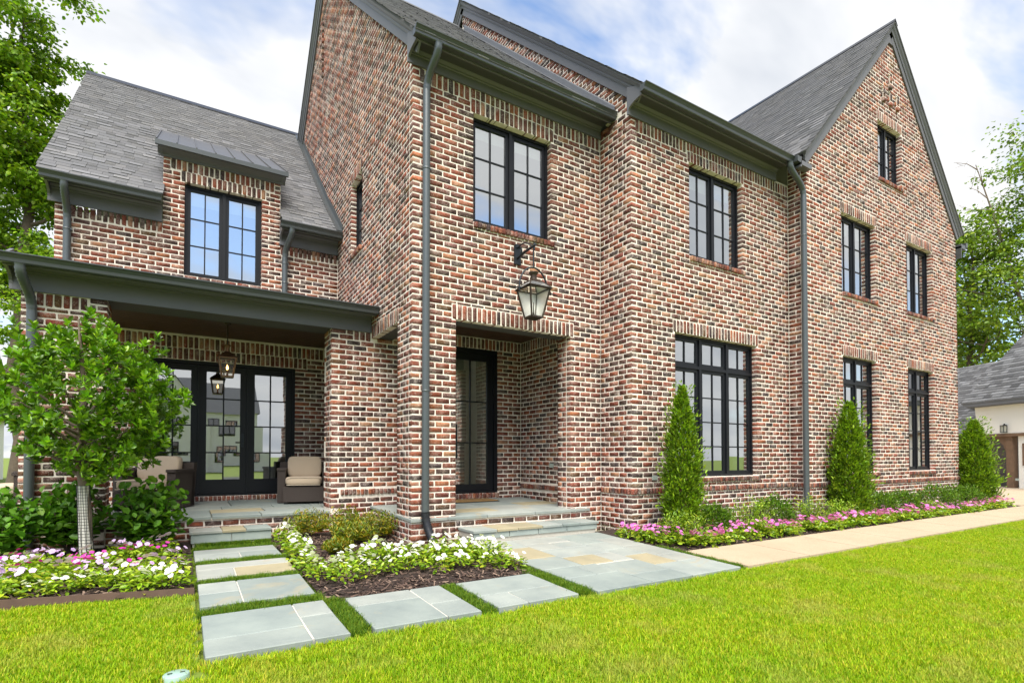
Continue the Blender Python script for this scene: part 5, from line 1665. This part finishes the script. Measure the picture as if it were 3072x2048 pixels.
def lantern(c, zb, zs, half_t, half_b, label, metal, lit):
    """gas lantern: tapered glazed body, hipped top, chimney"""
    x, y = c
    t = thing('lantern', (x, y, zb), label, 'lantern')
    ht, hb = half_t, half_b
    top = [(x - ht, y - ht, zs), (x + ht, y - ht, zs), (x + ht, y + ht, zs), (x - ht, y + ht, zs)]; bot = [(x - hb, y - hb, zb), (x + hb, y - hb, zb), (x + hb, y + hb, zb), (x - hb, y + hb, zb)]
    m_ = MB()
    for k in range(4): m_.bar(bot[k], top[k], .018, .018); m_.bar(top[k], top[(k + 1) % 4], .022, .02); m_.bar(bot[k], bot[(k + 1) % 4], .02, .022)
    m_.add([(*q[:2], zb - .008) for q in bot], [(3, 2, 1, 0)]); m_.build('frame', metal, t)
    for k in range(4):
        g_ = MB(); g_.add([bot[k], bot[(k + 1) % 4], top[(k + 1) % 4], top[k]], [(0, 1, 2, 3)]); g_.build('pane', 'lantern_glass', t)
    hr = (zs - zb) * .34; k2 = .30
    cap = [(x - ht * k2, y - ht * k2, zs + hr), (x + ht * k2, y - ht * k2, zs + hr), (x + ht * k2, y + ht * k2, zs + hr), (x - ht * k2, y + ht * k2, zs + hr)]
    eav = [(x - ht - .02, y - ht - .02, zs + .004), (x + ht + .02, y - ht - .02, zs + .004), (x + ht + .02, y + ht + .02, zs + .004), (x - ht - .02, y + ht + .02, zs + .004)]
    m_ = MB()
    if lit:
        m_.add(eav + cap, [(k, (k + 1) % 4, 4 + (k + 1) % 4, 4 + k) for k in range(4)] + [(4, 5, 6, 7)])
    else:
        for k in range(4): m_.bar(eav[k], cap[k], .014, .014); m_.bar(eav[k], eav[(k + 1) % 4], .018, .012)
        mid = [tuple(np.array(e) * .42 + np.array(c_) * .58) for e, c_ in zip(eav, cap)]
        m_.add(mid + cap, [(k, (k + 1) % 4, 4 + (k + 1) % 4, 4 + k) for k in range(4)])
        for k in range(4):
            g_ = MB(); g_.add([eav[k], eav[(k + 1) % 4], mid[(k + 1) % 4], mid[k]], [(0, 1, 2, 3)]); g_.build('top_pane', 'lantern_glass', t)
    m_.build('hood', metal, t)
    m_ = MB(); m_.lathe((x, y, zs + hr), [(ht * .30, -.01), (ht * .26, .05), (ht * .30, .075), (ht * .40, .095), (ht * .40, .105), (0.001, .125)], 16); m_.build('chimney', metal, t)
    m_ = MB(); m_.lathe((x, y, zb), [(hb * .9, .0), (hb * .9, .012), (.02, .014), (.012, .05), (.008, .10), (.006, (zs - zb) * (.34 if lit else .55)), (.0005, (zs - zb) * (.35 if lit else .56))], 10); m_.build('burner', metal, t)
    if lit:
        m_ = MB(); m_.lathe((x, y, zb + (zs - zb) * .36), [(.001, 0), (.014, .02), (.016, .035), (.008, .06), (.001, .085)], 10); m_.build('flame', 'flame', t)
    return t


LX, LY = 1.60, -.43
lt = lantern((LX, LY), 3.165, 3.555, .165, .088, 'large copper lantern on an iron bracket above the entrance', 'bronze', False)
m_ = MB(); cz = 3.60
m_.tube([(LX + .235 * math.cos(a), LY, cz - .05 + .31 * math.sin(a)) for a in np.linspace(-.15, math.pi + .15, 25)], .012, 8); m_.tube([(LX - .40, LY, 3.535), (LX - .18, LY, 3.55)], .010, 8); m_.tube([(LX + .18, LY, 3.55), (LX + .40, LY, 3.535)], .010, 8)
m_.build('yoke', 'iron', lt)
m_ = MB(); m_.tube([(LX, LY, 3.855), (LX, LY, 4.15)], .010, 8); m_.build('hanger_rod', 'iron', lt)
m_ = MB(); m_.box(LX - .055, LX + .055, -.022, -.004, 4.03, 4.30); m_.box(LX - .04, LX + .04, -.03, -.02, 4.27, 4.32); m_.build('wall_plate', 'iron', lt)
m_ = MB(); m_.tube([(LX, -.01, 4.12), (LX, -.20, 4.15), (LX, -.48, 4.165)], [.019, .019, .019], 8); m_.tube([(LX, -.45, 4.10), (LX, -.45, 4.20)], .013, 8)
m_.tube([(LX, -.03 - .10 * math.sin(a), 4.20 + .07 * math.cos(a)) for a in np.linspace(0, 4.4, 16)], .011, 6); m_.tube(bez((LX, -.02, 4.27), (LX, -.16, 4.32), (LX, -.26, 4.27), (LX, -.38, 4.18), 10), .010, 6); m_.build('bracket', 'iron', lt)
lp = lantern((-1.935, 2.70), 2.47, 2.755, .115, .075, 'lit copper lantern hanging from the porch ceiling', 'copper', True)
m_ = MB(); m_.tube([(-1.935, 2.70, 2.95), (-1.935, 2.70, 3.29)], .009, 8); m_.lathe((-1.935, 2.70, 3.26), [(.05, .03), (.05, .015), (.012, .0)], 12); m_.build('hanger_rod', 'bronze', lp)

dmx = thing('door_mat', (1.75, 1.55, .49), 'brown coir mat on the bluestone before the front door', 'door mat')
m_ = MB(); m_.box(1.28, 2.15, 1.44, 1.92, .488, .498); m_.build('backing', 'mat_rubber', dmx)
m_ = MB(); m_.box(1.30, 2.13, 1.46, 1.90, .498, .512); m_.build('pile', 'mat_coir', dmx)
# bed edging: a steel strip with stake pockets
ed = thing('bed_edging', (-3.2, -1.1, gz(-1.1)), 'brown metal strip edging the left flower bed at the lawn', 'edging')
m_ = MB()
pp_ = [(x, edge_y(x)) for x in np.linspace(-4.6, -2.415, 12)]
for (xa, ya), (xb, yb) in zip(pp_[:-1], pp_[1:]): m_.obox((xa, ya, gz(ya) - .05), (xb - xa, yb - ya, gz(yb) - gz(ya)), (.0, .012, 0), (0, 0, .085))
m_.build('strip', 'edging_steel', ed)
for x in (-3.75, -2.95):
    m_ = MB(); m_.box(x, x + .10, edge_y(x) - .012, edge_y(x) + .0, gz(-1.2) - .005, gz(-1.2) + .025); m_.build('stake_pocket', 'edging_steel', ed)
lid = thing('valve_lid', (LID[0], LID[1], gz(LID[1])), 'round pale green irrigation lid in the lawn beside the stone pad', 'lid')
m_ = MB(); m_.lathe((LID[0], LID[1], gz(LID[1])), [(.066, -.06), (.066, -.012), (.062, -.008), (.001, -.006)], 28); m_.v = [(x, y, z + (x - LID[0]) * .02) for x, y, z in m_.v]; m_.build('cover', 'valve_green', lid)
for sx in (-1, 1):
    m_ = MB(); m_.box(LID[0] + sx * .03 - .012, LID[0] + sx * .03 + .012, LID[1] - .004, LID[1] + .004, gz(LID[1]) - .009, gz(LID[1]) - .0025); m_.build('pull_slot', 'valve_dark', lid)

# ------------------------------------------------------------------ the garage next door
hd = R(26); E1 = np.array((math.sin(hd), math.cos(hd), 0)); N1 = np.array((E1[1], -E1[0], 0)); O1 = np.array((22.52, .45, .15))
ga = thing('garage_building', tuple(O1), 'white walled garage with grey shingle roof beyond the brick house', 'garage')
GP = lambda t, z, m: O1 + E1 * t + UP * (z - .15) + N1 * m


def gbox(mb, t0, t1, z0, z1, m0, m1):
    mb.obox(GP(t0, z0, m0), E1 * (t1 - t0), UP * (z1 - z0), N1 * (m1 - m0))


m_ = MB(); gbox(m_, -6, .98, 2.09, 3.12, 0, .25); gbox(m_, -6, -.30, .1, 2.0, .06, .3); m_.build('wall', 'white_wall', ga)
m_ = MB(); m_.add([GP(.98, 2.1, 0), GP(1.16, 2.55, 0), GP(1.22, 3.1, 0), GP(.98, 3.1, 0), GP(.98, 2.1, .25), GP(1.16, 2.55, .25), GP(1.22, 3.1, .25), GP(.98, 3.1, .25)], [(0, 1, 2, 3), (7, 6, 5, 4), (0, 4, 5, 1), (1, 5, 6, 2)]); m_.build('corbel', 'white_wall', ga)
m_ = MB(); gbox(m_, -6, .9, 1.98, 2.088, -.03, .28); m_.build('beam', 'cedar', ga)
m_ = MB(); gbox(m_, -.11, .11, .16, 1.98, .04, .24); m_.build('post', 'cedar', ga)
m_ = MB(); m_.add([GP(.112, 1.3, .08), GP(.24, 1.68, .08), GP(.58, 1.98, .08), GP(.112, 1.98, .08), GP(.112, 1.3, .2), GP(.24, 1.68, .2), GP(.58, 1.98, .2), GP(.112, 1.98, .2)], [(0, 1, 2, 3), (7, 6, 5, 4), (0, 4, 5, 1), (1, 5, 6, 2)]); m_.build('bracket', 'cedar', ga)
m_ = MB(); gbox(m_, -6, 1.42, 3.13, 3.28, -.28, -.24); gbox(m_, -6, 1.30, 3.10, 3.14, -.24, .0); m_.build('fascia', 'trim', ga)
gr = MB()
gr.add([GP(-6, 3.28, -.30), GP(1.48, 3.28, -.30), GP(1.48, 6.2, 2.6), GP(-6, 6.2, 2.6), GP(-6, 3.25, -.30), GP(1.48, 3.25, -.30)], [(0, 1, 2, 3), (4, 5, 1, 0)], (.17, .17, .178))
gr.add([GP(1.3, 2.15, .55), GP(9, 2.15, .55), GP(9, 5.35, 3.7), GP(1.3, 5.35, 3.7)], [(0, 1, 2, 3)], (.17, .17, .178))
gr.add([GP(1.48, 3.28, -.30), GP(1.48, 2.9, .55), GP(1.48, 6.2, 2.6)], [(0, 1, 2)], (.17, .17, .178))
gr.add([GP(1.0, 2.10, .5), GP(9, 2.10, .5), GP(9, 2.15, .5), GP(1.0, 2.15, .5)], [(0, 1, 2, 3)], (.06, .06, .06))
gro = gr.build('roof', 'shingle', ga)
SHG = []
for o_, u_, v_, wu, wv in ((GP(-3, 3.285, -.30), E1, GP(0, 6.2, 2.6) - GP(0, 3.28, -.30), 4.48, None), (GP(1.3, 2.155, .55), E1, GP(0, 5.35, 3.7) - GP(0, 2.15, .55), 7., None)):
    L_ = np.linalg.norm(v_); v_ = v_ / L_; nn_ = np.cross(v_, u_); nn_ = nn_ if nn_[2] > 0 else -nn_
    r = 0
    while r * .15 < L_ - .1:
        u0 = 0.
        while u0 < wu:
            w = random.uniform(.16, .4); a, b = u0, min(u0 + w, wu); th = random.choice((.007, .014))
            k = random.uniform(.6, 1.5) * (1. if th > .01 else .8)
            SHG.append([o_ + u_ * a + v_ * r * .15 + nn_ * th, o_ + u_ * b + v_ * r * .15 + nn_ * th, o_ + u_ * b + v_ * (r * .15 + .17) + nn_ * .002, o_ + u_ * a + v_ * (r * .15 + .17) + nn_ * .002, o_ + u_ * a + v_ * r * .15, o_ + u_ * b + v_ * r * .15, (.205 * k, .205 * k, .212 * k)])
            u0 += w
        r += 1
V, F_, C_ = [], [], []
for s in SHG:
    b = len(V); V += s[:6]; F_ += [(b, b + 1, b + 2, b + 3), (b + 4, b + 5, b + 1, b)]; C_ += [s[6], s[6]]
link('shingles', np_mesh('shingles', np.array(V) - O1, np.array(F_), np.array(C_), 'shingle'), ga, kind='stuff')
m_ = MB(); gbox(m_, -.3, 8, .12, 2.1, 1.0, 1.1); m_.build('back_wall', 'garage_brown', ga)
for k in range(4):
    m_ = MB(); gbox(m_, .25, 3.2, .16 + k * .46, .16 + k * .46 + .445, .955, .995); m_.build('door_panel', 'garage_brown', ga)
m_ = MB(); m_.tube([GP(.30, .16, .3), GP(.30, .75, .3), GP(.22, .95, .3)], .035, 8); m_.build('downspout', 'trim', ga)
m_ = MB(); gbox(m_, -.62, -.45, .95, 1.72, .03, .05); m_.build('window', 'cedar', ga)
m_ = MB(); gbox(m_, -.30, -.20, .42, .50, .03, .055); m_.build('outlet_cover', 'vent_plastic', ga)
wl = thing('wall_lantern', tuple(GP(.07, 2.13, -.05)), 'small black lantern on the white garage wall', 'lantern')
m_ = MB(); gbox(m_, .0, .14, 2.36, 2.385, -.16, -.02); gbox(m_, .0, .14, 2.12, 2.135, -.16, -.02)
for t_ in (0., .126):
    for q_ in (-.16, -.034): gbox(m_, t_, t_ + .014, 2.12, 2.37, q_, q_ + .014)
gbox(m_, .02, .05, 2.385, 2.43, -.12, -.08); gbox(m_, .05, .12, 2.2, 2.4, -.03, -.003); m_.build('frame', 'iron', wl)
m_ = MB(); gbox(m_, .016, .124, 2.135, 2.36, -.146, -.034); m_.build('glass', 'lantern_glass', wl)
# grey neighbour roof glimpsed at the far left
nb = thing('neighbour_house', (-16, 27, 0), 'neighbour house with grey roof, a sliver at the far left edge', 'house')
m_ = MB(); m_.box(-24, -10.6, 24, 32, 0, 3.2); m_.build('wall', 'white_wall', nb)
m_ = MB(); m_.add([(-24.4, 23.6, 3.1), (-10.2, 23.6, 3.1), (-10.2, 28, 7.4), (-24.4, 28, 7.4), (-24.4, 32.4, 3.1), (-10.2, 32.4, 3.1)], [(0, 1, 2, 3), (3, 2, 5, 4), (1, 5, 2), (0, 3, 4)]); m_.build('roof', 'roof_far', nb)


# ------------------------------------------------------------------ white houses across the street (seen mirrored in the glass)
def far_house(x, y, w, dpt, eav, rid, label, seed):
    t = thing('white_house', (x, y, -.3), label, 'house', 'white houses across the street')
    m_ = MB(); m_.box(x - w / 2, x + w / 2, y - dpt, y, -.35, eav); m_.build('wall', 'white_wall', t)
    # cross gable toward the street and main roof
    gx = x - w * .2; gw = w * .42
    m_ = MB(); m_.add([(gx - gw / 2, y + .6, -.35), (gx + gw / 2, y + .6, -.35), (gx + gw / 2, y + .6, eav), (gx, y + .6, rid - .4), (gx - gw / 2, y + .6, eav), (gx - gw / 2, y - 1, -.35), (gx + gw / 2, y - 1, -.35), (gx + gw / 2, y - 1, eav), (gx, y - 1, rid - .4), (gx - gw / 2, y - 1, eav)],
                      [(1, 0, 4, 3, 2), (1, 2, 7, 6), (0, 5, 9, 4)]); m_.build('gable_wall', 'white_wall', t)
    m_ = MB(); a, b = x - w / 2 - .3, x + w / 2 + .3
    m_.add([(a, y + .3, eav - .1), (b, y + .3, eav - .1), (b, y - dpt / 2, rid), (a, y - dpt / 2, rid), (a, y - dpt - .3, eav - .1), (b, y - dpt - .3, eav - .1)], [(0, 3, 2, 1), (3, 4, 5, 2), (1, 2, 5), (0, 4, 3)])
    m_.add([(gx - gw / 2 - .25, y + .8, eav - .25), (gx, y + .8, rid - .3), (gx + gw / 2 + .25, y + .8, eav - .25), (gx - gw / 2 - .25, y - dpt / 2, eav - .25), (gx, y - dpt / 2, rid - .3), (gx + gw / 2 + .25, y - dpt / 2, eav - .25)], [(0, 3, 4, 1), (1, 4, 5, 2)])
    m_.build('roof', 'roof_far', t)
    for fx, fz, ww, wh, yo in ((gx, 1., 1.6, 1.9, .62), (gx, 4.2, 1.2, 1.5, .62), (x + w * .14, .8, 1.6, 2., .02), (x + w * .34, .8, 1.6, 2., .02), (x + w * .14, 4., 1.2, 1.4, .02), (x + w * .34, 4., 1.2, 1.4, .02)):
        m_ = MB(); m_.box(fx - ww / 2, fx + ww / 2, y + yo, y + yo + .04, fz, fz + wh); wo = m_.build('window', 'window_black', t)
        m_ = MB(); m_.box(fx - ww / 2 + .07, fx - .04, y + yo + .04, y + yo + .05, fz + .07, fz + wh - .07); m_.box(fx + .04, fx + ww / 2 - .07, y + yo + .04, y + yo + .05, fz + .07, fz + wh - .07); m_.build('pane', 'pane_glass', wo)


far_house(-22, -56, 13, 9, 6., 10.8, 'white gabled house mirrored in the middle french door', 1)
far_house(0, -58, 12, 9, 6.2, 10.4, 'white gabled house mirrored in the right french door', 2)
far_house(24, -56, 13, 9, 6., 10.6, 'white gabled house mirrored in the wide window', 3)
far_house(46, -56, 12, 9, 6.2, 10.6, 'white gabled house mirrored in the gable windows', 4)
for k, (x, y, h) in enumerate(((-11, -50, 9), (12, -51, 10), (35.5, -50, 8.5), (-32, -50, 10))):
    shade_tree('street_tree', (x, y, -.3), h, 2.2, 2.4, 'leafy tree across the street, %s from the porch side, mirrored in the glass' % ['second', 'third', 'fourth', 'first'][k], 'trees across the street', 300 + k, GREEN_T, 3000, .3, .14)
